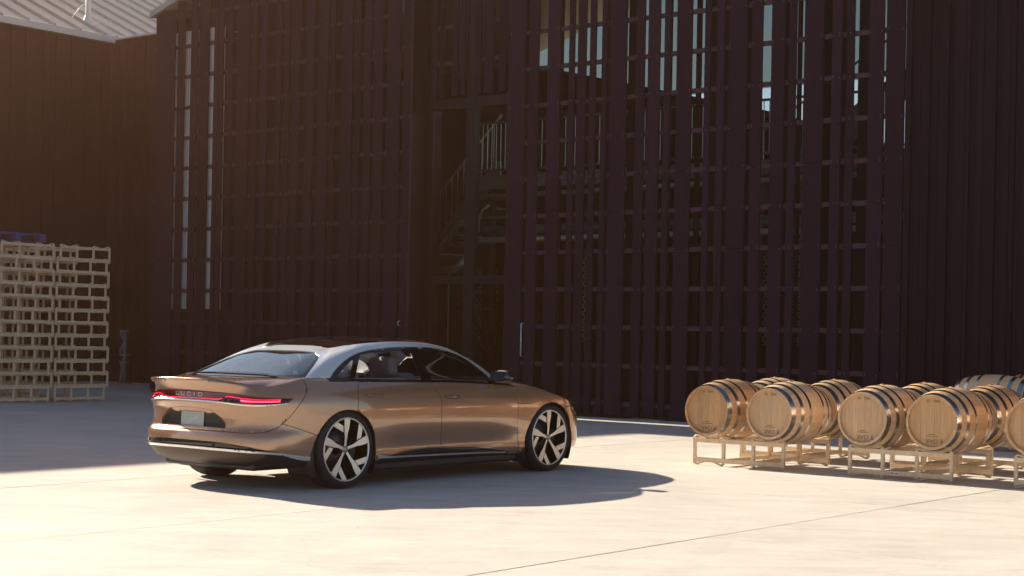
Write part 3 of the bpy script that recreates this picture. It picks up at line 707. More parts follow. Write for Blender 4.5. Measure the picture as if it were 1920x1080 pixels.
# ================================================================== THE CAR
# ---- one smooth surface for the whole car body: station q (0 tail centre .. 19 nose centre, negative = left side), level w (0 sill .. 1 shoulder .. 2 glass base .. 3 roof rail .. 4 roof spine)
ST_=np.array([
# planx, planw, ztop, bx, by, bz, rx, ry, rz, sx, sz
(-1.01,0,.955,-.58,0,.985,.05,0,1.215,.75,1.345),
(-1.002,.25,.953,-.575,.22,.985,.05,.17,1.214,.75,1.345),
(-.975,.45,.943,-.56,.40,.985,.05,.31,1.21,.75,1.345),
(-.925,.60,.922,-.53,.55,.986,.05,.42,1.203,.76,1.345),
(-.83,.73,.915,-.46,.67,.988,.06,.50,1.193,.77,1.345),
(-.705,.84,.933,-.38,.745,.99,.09,.55,1.195,.78,1.346),
(-.52,.915,.962,-.28,.79,.990,.14,.60,1.21,.8,1.347),
(-.2,.945,.972,-.08,.815,.984,.30,.645,1.245,.85,1.35),
(.2,.955,.965,.2,.825,.976,.47,.665,1.268,.95,1.357),
(.8,.952,.955,.8,.825,.965,.88,.675,1.288,1.1,1.362),
(1.5,.952,.945,1.5,.825,.95,1.36,.67,1.283,1.3,1.362),
(2.0,.958,.925,2.0,.81,.935,1.72,.655,1.24,1.45,1.355),
(2.4,.965,.90,2.3,.77,.92,1.92,.63,1.185,1.52,1.35),
(2.8,.970,.845,2.48,.66,.93,1.98,.57,1.19,1.58,1.345),
(3.15,.962,.77,2.6,.5,.94,1.96,.42,1.225,1.62,1.34),
(3.4,.925,.70,2.66,.36,.94,1.94,.30,1.25,1.64,1.34),
(3.6,.82,.64,2.69,.25,.942,1.92,.20,1.26,1.65,1.34),
(3.75,.62,.61,2.71,.16,.943,1.91,.13,1.265,1.65,1.34),
(3.83,.33,.60,2.72,.08,.943,1.91,.06,1.268,1.65,1.34),
(3.85,0,.60,2.72,0,.943,1.91,0,1.27,1.65,1.34)])
NQ=len(ST_)-1; ZLO=.20
_ev=np.array([1,-1,1,1,-1,1,1,-1,1,1,1.])
_ext=np.vstack([ST_[2:0:-1]*_ev,ST_,ST_[-2:-4:-1]*_ev])
def stn(q):
    a=np.abs(q); i=np.clip(np.floor(a).astype(int),0,NQ-1); f=(a-i)[:,None]
    p0,p1,p2,p3=(_ext[i+k] for k in (1,2,3,4))
    return .5*((2*p1)+(p2-p0)*f+(2*p0-5*p1+4*p2-p3)*f*f+(3*p1-p0-3*p2+p3)*f**3)
_zz=np.linspace(.1,1.1,501)
def _prof(pts,sm):
    z,d=np.array(pts).T; y=np.interp(_zz,z,d); k=np.hanning(sm+2)[1:-1]; k/=k.sum()
    return np.convolve(np.pad(y,sm,mode='edge'),k,'same')[sm:-sm]
P_REAR=_prof([(.2,-.14),(.24,-.06),(.28,-.005),(.32,.025),(.37,.05),(.42,.055),(.47,.052),(.51,.04),(.53,.012),(.56,0),(.64,.0),(.70,.012),(.75,.04),(.775,.05),(.785,.045),(.795,.022),(.85,.012),(.88,.018),(.915,.035),(.94,.05),(.96,.05)],11)
P_CORN=_prof([(.2,-.14),(.24,-.06),(.28,-.01),(.32,.02),(.37,.045),(.42,.05),(.47,.045),(.51,.03),(.54,.008),(.58,0),(.66,.0),(.72,.008),(.76,.012),(.80,.005),(.86,-.03),(.90,-.07),(.93,-.10),(.96,-.13)],25)
P_SIDE=_prof([(.2,-.09),(.24,-.05),(.27,-.03),(.32,-.035),(.40,-.028),(.5,-.01),(.6,0),(.7,0),(.78,-.008),(.84,-.024),(.89,-.048),(.93,-.078),(.96,-.11),(1.0,-.15)],31)
P_SCOOP=_prof([(.2,-.04),(.26,-.04),(.31,-.05),(.36,-.05),(.42,-.032),(.48,-.012),(.55,0),(1,0)],41)
P_FRONT=_prof([(.15,-.1),(.2,-.03),(.3,.0),(.45,.0),(.55,-.01),(.62,-.05),(.7,-.1),(1,-.2)],31)
def _ss(a,b,x): t=np.clip((x-a)/(b-a),0,1); return t*t*(3-2*t)
def _hm(p0,p1,m0,m1,t):
    t=t[:,None]; t2=t*t;t3=t2*t
    return (2*t3-3*t2+1)*p0+(t3-2*t2+t)*m0+(-2*t3+3*t2)*p1+(t3-t2)*m1
def _un(v): return v/np.maximum(np.linalg.norm(v,axis=1,keepdims=True),1e-9)
def surf(q,w):
    """q,w arrays -> points in car coordinates (x forward, y left, z up)"""
    q=np.atleast_1d(np.asarray(q,float)); w=np.atleast_1d(np.asarray(w,float))
    s=stn(q); e=1e-3; a=np.abs(q)
    d=stn(np.minimum(a+e,NQ))-stn(np.maximum(a-e,0))
    tx,tw=d[:,0],d[:,1]; l=np.hypot(tx,tw); nx,nw=-tw/l,tx/l      # outward in plan (right side: w grows outwards)
    # lower shell
    wl=np.clip(w,0,1); z=ZLO+(s[:,2]-ZLO)*wl
    k=lambda P: np.interp(z,_zz,P)
    r=_ss(2.2,4.2,a); c=_ss(4.2,7.2,a); fr=_ss(14,16.5,a)
    x0=s[:,0]; sc=_ss(.35,.95,x0)*(1-_ss(1.9,2.5,x0))
    off=k(P_REAR)*(1-r)+(k(P_CORN)*r)*(1-c)+(k(P_SIDE)*(1-fr)+k(P_FRONT)*fr)*c+k(P_SCOOP)*sc*.9
    low=np.stack([s[:,0]+nx*off,s[:,1]+nw*off,z],1)
    base=s[:,3:6]; rail=s[:,6:9]; spine=np.stack([s[:,9],0*a,s[:,10]],1)
    out=low.copy()
    # shoulder / deck / hood
    m=w>1
    if m.any():
        t=np.clip(w[m]-1,0,1); L=low[m]; B=base[m]; dv=B-L
        hood=_ss(12,14,a[m])
        bump=(4*t*(1-t))*(.012+.015*hood)
        P=L+dv*t[:,None]; P[:,2]+=bump; out[m]=P
    m=w>2
    if m.any():
        t=np.clip(w[m]-2,0,1); B=base[m];R=rail[m];S=spine[m]
        T=_un(_un(R-B)+_un(S-R)); lb=np.linalg.norm(R-B,axis=1,keepdims=True)
        out[m]=_hm(B,R,(R-B)*1.0,T*lb*.8,t)
    m=w>3
    if m.any():
        t=np.clip(w[m]-3,0,1); B=base[m];R=rail[m];S=spine[m]
        T=_un(_un(R-B)+_un(S-R)); ls=np.linalg.norm(S-R,axis=1,keepdims=True)
        h=S-R; h=h.copy(); h[:,2]*=.15
        out[m]=_hm(R,S,T*ls*.7,h,t)
    out[:,1]*=-np.where(q>=0,1,-1)      # right side is negative y
    return out
def snorm(q,w):
    q=np.atleast_1d(np.asarray(q,float)); w=np.atleast_1d(np.asarray(w,float)); e=4e-3
    a=surf(q+e,w)-surf(q-e,w); 
    w1=np.minimum(w+e,4); w0=np.maximum(w-e,0); b=surf(q,w1)-surf(q,w0)
    n=_un(np.cross(a,b)); return n

M_gold = mat("bronze_paint", (0.44, 0.25, 0.15), 0.26, metal=0.55, coat=1.0)
M_gold.node_tree.nodes["Principled BSDF"].inputs["Coat IOR"].default_value = 1.75
def flakes(m):
    nt = m.node_tree; b = nt.nodes["Principled BSDF"]; tc = nt.nodes.new("ShaderNodeTexCoord"); v = nt.nodes.new("ShaderNodeTexVoronoi"); v.inputs["Scale"].default_value = 900
    nt.links.new(tc.outputs["Object"], v.inputs["Vector"]); bp = nt.nodes.new("ShaderNodeBump"); bp.inputs["Strength"].default_value = 0.05; bp.inputs["Distance"].default_value = 0.001
    nt.links.new(v.outputs["Distance"], bp.inputs["Height"]); nt.links.new(bp.outputs[0], b.inputs["Normal"])
flakes(M_gold)
M_silver = mat("satin_silver", (0.82, 0.83, 0.83), 0.32, metal=0.6, coat=0.6)
M_chrome = mat("bright_trim", (0.88, 0.86, 0.82), 0.22, metal=0.75)
M_gloss = mat("gloss_black", (0.004, 0.004, 0.005), 0.06, coat=0.5)
M_plastic = mat("black_plastic", (0.012, 0.011, 0.012), 0.5)
M_rubber = mat("tyre_rubber", (0.014, 0.013, 0.014), 0.75, bump=0.1, bscale=90)
M_alloy = mat("machined_alloy", (0.78, 0.74, 0.68), 0.32, metal=0.65)
M_alloyd = mat("dark_alloy", (0.010, 0.009, 0.010), 0.35, metal=0.3)
M_disc = mat("brake_disc", (0.10, 0.10, 0.10), 0.4, metal=0.9)
M_caliper = mat("brake_caliper", (0.02, 0.02, 0.02), 0.4, metal=0.3)
M_cglass = glass("tinted_side_glass", (0.70, 0.72, 0.78), 0.07)
M_roofg = glass("roof_glass_tint", (0.30, 0.30, 0.31), 0.03)
M_rglass = glass("tinted_rear_glass", (0.30, 0.35, 0.38), 0.18, gcol=(0.82, 0.98, 1.0))
M_seat = mat("pale_seat_leather", (0.62, 0.58, 0.54), 0.6, var=0.05)
M_seatd = mat("dark_seat_leather", (0.03, 0.03, 0.032), 0.55)
M_cabin = mat("cabin_trim", (0.12, 0.11, 0.11), 0.7)
M_redl = mat("red_lens", (0.16, 0.004, 0.012), 0.12, coat=1.0)
M_redg = emis("lit_red_bar", (1.0, 0.03, 0.07), 3.2)
M_redd = emis("lit_red_line", (1.0, 0.01, 0.04), 1.1)
M_plate = mat("plate_metal", (0.42, 0.46, 0.46), 0.35, metal=0.2)
M_refl = mat("red_reflector", (0.10, 0.004, 0.008), 0.2)
M_badge = mat("badge_silver", (0.80, 0.80, 0.80), 0.2, metal=0.9)
car = empty("parked_car", (-2.19064, 15.15631, 0), PI / 2 - 0.682908)
tag(car, "bronze electric saloon with silver roof pillars parked in the sunny yard", "car")

def S_(q, w):
    q = np.atleast_1d(np.asarray(q, float)); q = np.where(q > NQ, q - 2 * NQ, q); q = np.where(q < -NQ, q + 2 * NQ, q)
    return surf(q, w)
def SN_(q, w):
    q = np.atleast_1d(np.asarray(q, float)); w = np.atleast_1d(np.asarray(w, float)); e = 4e-3
    a = S_(q + e, w) - S_(q - e, w); b = S_(q, np.minimum(w + e, 4)) - S_(q, np.maximum(w - e, 0))
    return _un(np.cross(a, b))
MET = np.array([0.45, 0.72])
def dens(poly, sp):
    out = []; n = len(poly)
    for i in range(n):
        a, b = np.array(poly[i]), np.array(poly[(i + 1) % n]); k = max(1, int(np.ceil(np.linalg.norm((b - a) * MET) / sp)))
        for j in range(k): out.append(a + (b - a) * j / k)
    return np.array(out)
def inpoly(pts, poly):
    x, y = pts[:, 0], pts[:, 1]; r = np.zeros(len(pts), bool); n = len(poly); j = n - 1
    for i in range(n):
        xi, yi = poly[i]; xj, yj = poly[j]
        with np.errstate(divide='ignore', invalid='ignore'):
            c = ((yi > y) != (yj > y)) & (x < (xj - xi) * (y - yi) / (yj - yi) + xi)
        r ^= c; j = i
    return r
def area(p): p = np.array(p); return 0.5 * np.sum(p[:, 0] * np.roll(p[:, 1], -1) - np.roll(p[:, 0], -1) * p[:, 1])
def smooth(pts, n=5):
    """Catmull-Rom through an open chain"""
    p = np.array(pts, float); e = np.vstack([2 * p[0] - p[1], p, 2 * p[-1] - p[-2]]); out = []
    for i in range(len(p) - 1):
        a, b, c, d = e[i], e[i + 1], e[i + 2], e[i + 3]
        for k in range(n):
            t = k / n; out.append(.5 * ((2 * b) + (c - a) * t + (2 * a - 5 * b + 4 * c - d) * t * t + (3 * b - a - 3 * c + d) * t ** 3))
    out.append(p[-1]); return [tuple(v) for v in out]
def patch(name, outer, m, parent, holes=(), sp=0.045, off=0.0, gap=0.003, lip=0.014, edge=None, fn=None):
    """a panel of the body: the part of the body surface inside `outer`, with a folded edge"""
    loops = [outer] + list(holes); L2 = []
    for i, p in enumerate(loops):
        d = dens(p, sp * 0.6)
        if (area(d) > 0) != (i == 0): d = d[::-1]
        L2.append(d)
    allb = np.vstack(L2); mn, mx = L2[0].min(0), L2[0].max(0)
    g = sp / MET; gx = np.arange(mn[0] + g[0] * .5, mx[0], g[0]); gy = np.arange(mn[1] + g[1] * .5, mx[1], g[1])
    X, Y = np.meshgrid(gx, gy); X = X + (np.arange(X.shape[0]) % 2)[:, None] * g[0] * .5
    pts = np.stack([X.ravel(), Y.ravel()], 1)
    ok = inpoly(pts, L2[0])
    for h in L2[1:]: ok &= ~inpoly(pts, h)
    pts = pts[ok]
    if len(pts):
        dm = np.full(len(pts), 9.0)
        for c in range(0, len(allb), 200): dm = np.minimum(dm, np.linalg.norm((pts[:, None] - allb[None, c:c + 200]) * MET, axis=2).min(1))
        pts = pts[dm > sp * 0.45]
    V = np.vstack([allb, pts]); edges = []; o = 0
    for d in L2: edges += [(o + i, o + (i + 1) % len(d)) for i in range(len(d))]; o += len(d)
    rv, re, rf, ov, oe, of = delaunay_2d_cdt([Vector(v * MET) for v in V], edges, [], 0, 1e-6)
    RV = np.array([(v.x, v.y) for v in rv]) / MET; RF = np.array([f for f in rf if len(f) == 3])
    cen = RV[RF].mean(1); ok = inpoly(cen, L2[0])
    for h in L2[1:]: ok &= ~inpoly(cen, h)
    RF = RF[ok]
    P = S_(RV[:, 0], RV[:, 1]); N = SN_(RV[:, 0], RV[:, 1]); P = P + N * off
    if fn is not None: P = fn(P, N, RV)
    # orient triangles along N
    fnm = np.cross(P[RF[:, 1]] - P[RF[:, 0]], P[RF[:, 2]] - P[RF[:, 0]]); fl = (fnm * N[RF].mean(1)).sum(1) < 0
    RF[fl] = RF[fl][:, ::-1]
    # boundary half edges
    he = {}
    for t in RF:
        for k in range(3): he[(t[k], t[(k + 1) % 3])] = 1
    bd = [(a, b) for (a, b) in he if (b, a) not in he]
    ins = {}
    for a, b in bd:
        e = P[b] - P[a]; e = e / (np.linalg.norm(e) + 1e-12)
        for v in (a, b): ins.setdefault(v, []).append(np.cross(N[v], e))
    for v, l in ins.items():
        d = np.mean(l, 0); P[v] = P[v] + d / (np.linalg.norm(d) + 1e-9) * gap
    verts = [tuple(p) for p in P]; low = {}
    nf = len(RF); faces = [tuple(int(i) for i in t) for t in RF]; nl = [N[i] for t in RF for i in t]
    if lip > 0:
        for a, b in bd:
            for v in (a, b):
                if v not in low: low[v] = len(verts); verts.append(tuple(P[v] - N[v] * lip))
            faces.append((int(b), int(a), low[a], low[b])); e = P[b] - P[a]; fnn = np.cross(e, N[a]); fnn /= np.linalg.norm(fnn) + 1e-9
            nl += [fnn] * 4
    me = bpy.data.meshes.new(name); me.from_pydata(verts, [], faces); me.materials.append(m)
    if edge is not None:
        me.materials.append(edge)
        for i, p in enumerate(me.polygons):
            if i >= nf: p.material_index = 1
    me.shade_smooth(); me.normals_split_custom_set([tuple(float(c) for c in n) for n in nl])
    return meshobj(name, me, parent)
def mir(p): return [(-q, w) for q, w in p][::-1]
def sym(half):
    """half outline from the tail centre line (q=0) round the right side back to q=0 -> closed symmetric outline"""
    return list(half) + [(-q, w) for q, w in half[::-1] if abs(q) > 1e-6]
def strip(chain, dw0, dw1):
    """band round a chain of (q, w): from w+dw0 to w+dw1"""
    return [(q, w + dw0) for q, w in chain] + [(q, w + dw1) for q, w in chain[::-1]]
def qw_of(x, z):              # side of the car: (x, z) -> (q, w)
    q = 8.0
    for _ in range(30):
        s = stn(np.array([q]))[0]; w = (z - ZLO) / (s[2] - ZLO); p = S_([q], [w])[0]
        q = float(np.clip(q + (x - p[0]) * 1.4, 4.0, 16.5))
    return (q, w)
def arch(cx, r, a0, a1, n=26, cz=0.315):
    return [qw_of(cx + r * math.cos(t), cz + r * math.sin(t)) for t in np.linspace(a0, a1, n)]
RR, RF_ = 0.392, 0.400
D2 = math.radians
# seams shared by neighbouring panels (right side), read off the car's side as (station, level)
tail = smooth([(6.33, 1.02), (6.29, 0.92), (6.16, 0.848), (5.863, 0.747), (5.535, 0.641), (5.078, 0.54), (4.684, 0.487), (4.0, 0.450), (2.9, 0.437), (1.32, 0.428), (0, 0.426)])
tail_up = smooth([(5.30, 1.93), (5.6, 1.62), (6.0, 1.30), (6.33, 1.02)])
k_b = min(range(len(tail)), key=lambda i: abs(tail[i][0] - 5.078))
bumpq = smooth([(5.078, 0.54), (5.84, 0.465), (6.44, 0.394)])
cd = smooth([(8.055, 0.985), (7.922, 0.898), (7.865, 0.774), (7.832, 0.662)])
bdr = smooth([(9.526, 0.985), (9.565, 0.912), (9.621, 0.831), (9.643, 0.723), (9.649, 0.492), (9.709, 0.317), (9.779, 0.150)])
fd = smooth([(11.954, 0.985), (11.993, 0.902), (12.02, 0.742), (12.025, 0.635), (12.037, 0.403), (12.182, 0.06)])
# wheel arches: rear circle from its back foot over the top to its front foot
ar = arch(0.0, RR, D2(208), D2(-19)); af = arch(2.96, RF_, D2(199), D2(-25))
lampt = smooth([(0, 0.880), (1.234, 0.878), (2.795, 0.886), (4.235, 0.872), (5.57, 0.822)], 4); lampb = smooth([(5.343, 0.783), (4.25, 0.790), (2.887, 0.788), (1.361, 0.781), (0, 0.780)], 4)
lamp = sym(lampt + lampb)
rec = [(1.9, 0.470), (1.875, 0.529), (1.62, 0.585), (1.369, 0.625), (1.15, 0.655), (0.963, 0.667), (0.575, 0.680), (0, 0.683)]
recess = [(-q, w) for q, w in rec][::1][:-1] + rec[::-1]
recess = [(1.9, 0.47)] + rec[1:] + [(-q, w) for q, w in rec[:-1][::-1]]
# --- tailgate
tg = sym([(0, 1.93), (2.6, 1.93), (4.4, 1.93)] + tail_up[:-1] + tail)
patch("tailgate", tg, M_gold, car, holes=[lamp, recess], sp=0.02)
# plate recess
rc = patch("plate_recess", recess, M_gold, car, sp=0.03, gap=-0.002, lip=0.0, fn=lambda P, N, RV: P + np.array([1.0, 0, 0]) * (0.034 * np.clip((0.70 - RV[:, 1]) / 0.06, 0.25, 1))[:, None])
bm = bmesh.new(); pl = [S_([q], [w])[0] for q, w in dens(recess, 0.03)]
ra = [bm.verts.new(p) for p in pl]; rb = [bm.verts.new(p + np.array([0.04, 0, 0])) for p in pl]
for i in range(len(pl)): bm.faces.new((ra[i], ra[(i + 1) % len(pl)], rb[(i + 1) % len(pl)], rb[i]))
bm_obj("recess_wall", bm, M_gold, rc)
np_ = empty("number_plate", (-0.985, -0.005, 0.612), 0, car); np_.rotation_euler = (0, D2(3), 0)
bm = bmesh.new(); add_box(bm, -0.006, 0.0, -0.152, 0.152, -0.076, 0.076, 0.006); bm_obj("plate", bm, M_plate, np_)
bm = bmesh.new(); add_tube(bm, [(-0.0065, 0.09, -0.045), (-0.0065, 0.0, -0.01), (-0.0065, -0.08, 0.03)], 0.0012, 5); bm_obj("plate_line", bm, M_chrome, np_)
# --- tail lamp bar
tl = patch("tail_lamp", lamp, M_redl, car, sp=0.035, off=-0.012, gap=-0.004, lip=0.0)
ctr = sym(smooth([(0, 0.866), (1.6, 0.866), (2.0, 0.845), (1.62, 0.806)], 4) + [(1.2, 0.795), (0, 0.795)])
patch("lamp_end", [(5.50, 0.822), (5.30, 0.80), (4.98, 0.80), (5.05, 0.848)], M_gloss, tl, sp=0.03, off=-0.0095, gap=0, lip=0)
patch("lamp_end", mir([(5.50, 0.822), (5.30, 0.80), (4.98, 0.80), (5.05, 0.848)]), M_gloss, tl, sp=0.03, off=-0.0095, gap=0, lip=0)
lowd = smooth([(1.75, 0.830), (2.6, 0.822), (4.0, 0.816), (5.0, 0.810)], 4)
for f in (lambda p: p, mir):
    patch("dark_lens", f(smooth([(1.55, 0.80), (1.95, 0.832), (2.6, 0.835), (4.0, 0.826), (5.0, 0.818)], 4) + smooth([(5.2, 0.788), (4.2, 0.794), (2.88, 0.794), (1.5, 0.790)], 3)), M_gloss, tl, sp=0.03, off=-0.0098, gap=0, lip=0)
    patch("light_bar", f(strip(smooth([(2.22, 0.8215), (3.0, 0.824), (4.0, 0.820), (4.95, 0.812)], 4), -0.0055, 0.0085)), M_redg, tl, sp=0.02, off=-0.0085, gap=0, lip=0)
    patch("light_line", f(strip(smooth([(1.30, 0.7985), (1.62, 0.806), (1.93, 0.838), (2.15, 0.845), (3.2, 0.850), (4.4, 0.842), (5.0, 0.834)], 5), -0.004, 0.004)), M_redd, tl, sp=0.02, off=-0.0085, gap=0, lip=0)
patch("light_line", strip(sym(smooth([(0, 0.795), (0.7, 0.796), (1.3, 0.7985)], 3))[3::-1] if False else [(-1.3, 0.7985), (-0.7, 0.796), (0, 0.795), (0.7, 0.796), (1.3, 0.7985)], -0.004, 0.004), M_redd, tl, sp=0.02, off=-0.0085, gap=0, lip=0)
# wide-set letters L U C I D from straight strokes, drawn on the tail surface
LET = {"L": [(0, 0, .10, 1), (0, 0, 1, .16)], "U": [(0, 0, .11, 1), (0, 0, 1, .16), (.89, 0, 1, 1)], "C": [(0, 0, .11, 1), (0, .84, 1, 1), (0, 0, 1, .16)], "I": [(.42, 0, .58, 1)], "D": [(0, 0, .11, 1), (0, .84, .86, 1), (0, 0, .86, .16), (.87, .12, 1, .88)]}
for ch, y0, y1 in (("L", 0.203, 0.158), ("U", 0.118, 0.072), ("C", 0.028, -0.018), ("I", -0.040, -0.085), ("D", -0.112, -0.160)):
    bm = bmesh.new()
    for a, b, c, d in LET[ch]:
        ya, yb = y0 + (y1 - y0) * a, y0 + (y1 - y0) * c; za, zb = 0.818 + 0.032 * b, 0.818 + 0.032 * d
        xs = -1.018 + 0.35 * (abs((ya + yb) / 2)) ** 2
        add_box(bm, xs - 0.006, xs + 0.004, min(ya, yb), max(ya, yb), za, zb)
    bm_obj("letter", bm, M_badge, tl)
# bright lip under the lamp
patch("chrome_strip", sym([(0, 0.774), (1.36, 0.775), (2.887, 0.778), (4.25, 0.780), (5.25, 0.777), (5.34, 0.770), (4.25, 0.766), (2.887, 0.764), (1.36, 0.761), (0, 0.760)]), M_chrome, car, sp=0.025, off=0.004, gap=0, lip=0.006)
# --- rear bumper, black strip, chrome, lower valance
blk = smooth([(0, 0.307), (1.465, 0.302), (2.972, 0.285), (4.307, 0.232), (5.15, 0.184), (5.6, 0.162), (6.36, 0.128)])
bot6 = ar[0]
bumper = sym([(0, 0.426)] + tail[::-1][1:len(tail) - k_b] + bumpq[1:-1] + [p for p in ar if p[1] > 0.128 and p[1] < 0.394 and p[0] < 7] [::-1] + blk[::-1])
patch("rear_bumper", bumper, M_gold, car, sp=0.02)
cm = smooth([(0, 0.226), (1.441, 0.222), (2.956, 0.220), (4.307, 0.205), (5.05, 0.184)])
strip_black = sym(blk[:21] + cm[::-1])
patch("bumper_insert", strip_black, M_gloss, car, sp=0.035, off=-0.022, gap=-0.004, lip=0.0)
for f in (lambda p: p, mir):
    patch("reflector", f([(2.06, 0.293), (3.0, 0.280), (3.1, 0.262), (2.3, 0.272)]), M_refl, car, sp=0.03, off=-0.019, gap=0, lip=0.002)
    patch("chrome_strip", f(smooth([(5.05, 0.194), (5.5, 0.172), (6.0, 0.150), (6.40, 0.130)], 4) + smooth([(6.42, 0.088), (6.0, 0.103), (5.5, 0.139), (5.05, 0.178)], 4)), M_chrome, car, sp=0.025, off=0.004, gap=0, lip=0.01)
for q in (-1.7, 1.35, 3.35, -3.3):
    c = S_([q], [0.265])[0]; bm = bmesh.new(); add_lathe(bm, [(0.0, -0.004), (0.010, -0.004), (0.012, 0.012)], 12, 'X'); bm_obj("parking_sensor", bm, M_plastic, car, True, (c[0] + 0.018, c[1], c[2]))
patch("chrome_strip", strip(sym(cm)[:len(cm)][::1], -0.014, 0.012) if False else (lambda c: [(q, w - 0.013) for q, w in c] + [(q, w + 0.013) for q, w in c[::-1]])([(-q, w) for q, w in cm[::-1]] + cm[1:]), M_chrome, car, sp=0.012, off=0.005, gap=0, lip=0.012)
vb = smooth([(0, 0.056), (2.0, 0.058), (3.2, 0.072), (4.0, 0.118), (4.4, 0.192)])
patch("lower_valance", sym([(q, w - 0.014) for q, w in cm[:18]] + vb[::-1]), mat("valance_paint", (0.075, 0.055, 0.042), 0.5, metal=0.3), car, sp=0.035, off=-0.004)
# --- quarter panels, doors, wings, bonnet, front bumper, sills
def both(name, outer, m, **k):
    a = patch(name, outer, m, car, **k); b = patch(name, mir(outer), m, car, **k); return a, b
top_ar = [p for p in ar if p[1] >= 0.394 or p[0] > 7.0]
i_c = min(range(len(ar)), key=lambda i: (ar[i][0] - 7.832) ** 2 + (ar[i][1] - 0.662) ** 2 * 4)
i_b = min(range(len(ar)), key=lambda i: (ar[i][0] - 6.44) ** 2 + (ar[i][1] - 0.394) ** 2 * 4)
quarter = tail_up + tail[1:k_b + 1] + bumpq[1:-1] + ar[i_b:i_c + 1] + cd[::-1] + [(7.2, 0.985), (6.98, 1.38), (6.3, 1.47), (5.75, 1.54), (5.45, 1.93)]
both("quarter_panel", quarter, M_gold)
sill_r = smooth([(8.70, 0.090), (8.95, 0.122), (9.2, 0.146), (9.48, 0.159), (9.779, 0.157)])
rdoor = cd + ar[i_c + 1:] + [(8.55, 0.085)] + sill_r + bdr[::-1][1:]
rd = both("rear_door", rdoor, M_gold)
sill_f = smooth([(9.779, 0.157), (10.478, 0.132), (11.159, 0.094), (11.7, 0.058), (12.18, 0.05)])
fdoor = bdr[:-1] + sill_f + fd[::-1][1:]
fdr = both("front_door", fdoor, M_gold)
i_s = min(range(len(af)), key=lambda i: (af[i][0] - 12.96) ** 2 + (af[i][1] - 0.772) ** 2 * 4)
k_f = min(range(len(fd)), key=lambda i: abs(fd[i][1] - 0.742))
fen = fd[k_f:] + [(12.3, 0.03), (12.52, 0.04)] + [p for p in af[:i_s + 1] if p[1] > 0.04] + [(12.95, 0.772), (12.5, 0.757)]
both("front_wing", fen, M_gold)
i_h = min(range(len(af)), key=lambda i: (af[i][0] - 14.0) ** 2 + (af[i][1] - 0.75) ** 2 * 4)
hood_r = [(12.025, 0.742), (12.5, 0.757)] + af[i_s:i_h + 1] + smooth([(14.3, 0.86), (15.5, 0.955), (16.6, 0.99), (19, 1.0)])
hood = hood_r + [(38 - q, w) for q, w in hood_r[::-1] if q < 18.99] + [(38 - 11.97, 1.15)] + [(38 - 12.1, 1.9), (24, 1.9), (21, 1.9), (19, 1.9), (17, 1.9), (14, 1.9), (12.1, 1.9), (11.97, 1.15), (11.98, 0.93)]
patch("bonnet", hood, M_gold, car, sp=0.05)
fb = [p for p in af[i_h:] if p[1] > 0.02]
fbr = fb[::-1][:-1] + smooth([(14.3, 0.855), (15.5, 0.95), (16.6, 0.985), (19, 0.995)])
fbo = [(19, 0.06), (16, 0.06), (14.9, 0.06)][::-1]
front = fbo[:-1] + [(19, 0.06)] + [(38 - q, w) for q, w in fbo[:-1][::-1]] + [(38 - q, w) for q, w in fb[::-1][:-1]] + [(38 - q, w) for q, w in smooth([(14.3, 0.855), (15.5, 0.95), (16.6, 0.985), (19, 0.995)])][:-1] + smooth([(14.3, 0.855), (15.5, 0.95), (16.6, 0.985), (19, 0.995)])[::-1] + fb[:-1]
patch("front_bumper", front, M_gold, car, sp=0.05)
for f in (lambda p: p, lambda p: [(38 - q, w) for q, w in p][::-1]):
    patch("headlamp", f([(15.6, 0.90), (17.2, 0.94), (17.2, 0.90), (15.6, 0.85)]), M_gloss, car, sp=0.04, off=0.003, gap=0, lip=0.004)
    patch("chrome_strip", f([(14.25, 0.12), (14.7, 0.12), (14.7, 0.075), (14.25, 0.075)]), M_chrome, car, sp=0.03, off=0.004, gap=0, lip=0.008)
# black door-foot insert, bright sill line, wedge ends
ins = [(8.62, 0.075), (8.70, 0.090)] + sill_r[1:-1] + sill_f[:-4] + [(11.75, 0.045), (9.8, 0.055)]
both("sill_insert", ins, M_gloss, off=-0.012, gap=-0.004, lip=0)
both("sill_wedge", [(8.40, 0.098), (8.72, 0.092), (8.66, 0.068), (8.42, 0.060)], M_gold, off=0.004, gap=0.0, lip=0.01, sp=0.03)
both("sill_wedge", [(11.62, 0.052), (12.18, 0.048), (12.50, 0.046), (12.53, 0.012), (11.9, 0.016)], M_gold, off=0.003, gap=0.0, lip=0.01, sp=0.03)
both("chrome_strip", smooth([(8.42, 0.066), (8.825, 0.063), (9.825, 0.050), (11.2, 0.036), (11.75, 0.030)], 4) + smooth([(11.75, 0.044), (11.2, 0.053), (9.825, 0.068), (8.825, 0.081), (8.44, 0.108), (8.40, 0.112)], 4), M_chrome, off=0.006, gap=0, lip=0.012, sp=0.025)
# door handles: flush pads in a thin dark outline
for dd, pad in ((rd, [(8.074, 0.842), (8.487, 0.836), (8.453, 0.805), (8.149, 0.806)]), (fdr, [(9.715, 0.825), (10.073, 0.818), (10.022, 0.784), (9.77, 0.785)])):
    for i, f in enumerate((lambda p: p, mir)):
        big = [(q + (q - np.mean([a for a, _ in pad])) * 0.045, w + (w - np.mean([b for _, b in pad])) * 0.16) for q, w in pad]
        patch("handle_gap", f(big), M_gloss, dd[i], sp=0.03, off=0.0012, gap=0, lip=0)
        patch("door_handle", f(pad), M_gold, dd[i], sp=0.03, off=0.0035, gap=0.001, lip=0.003)
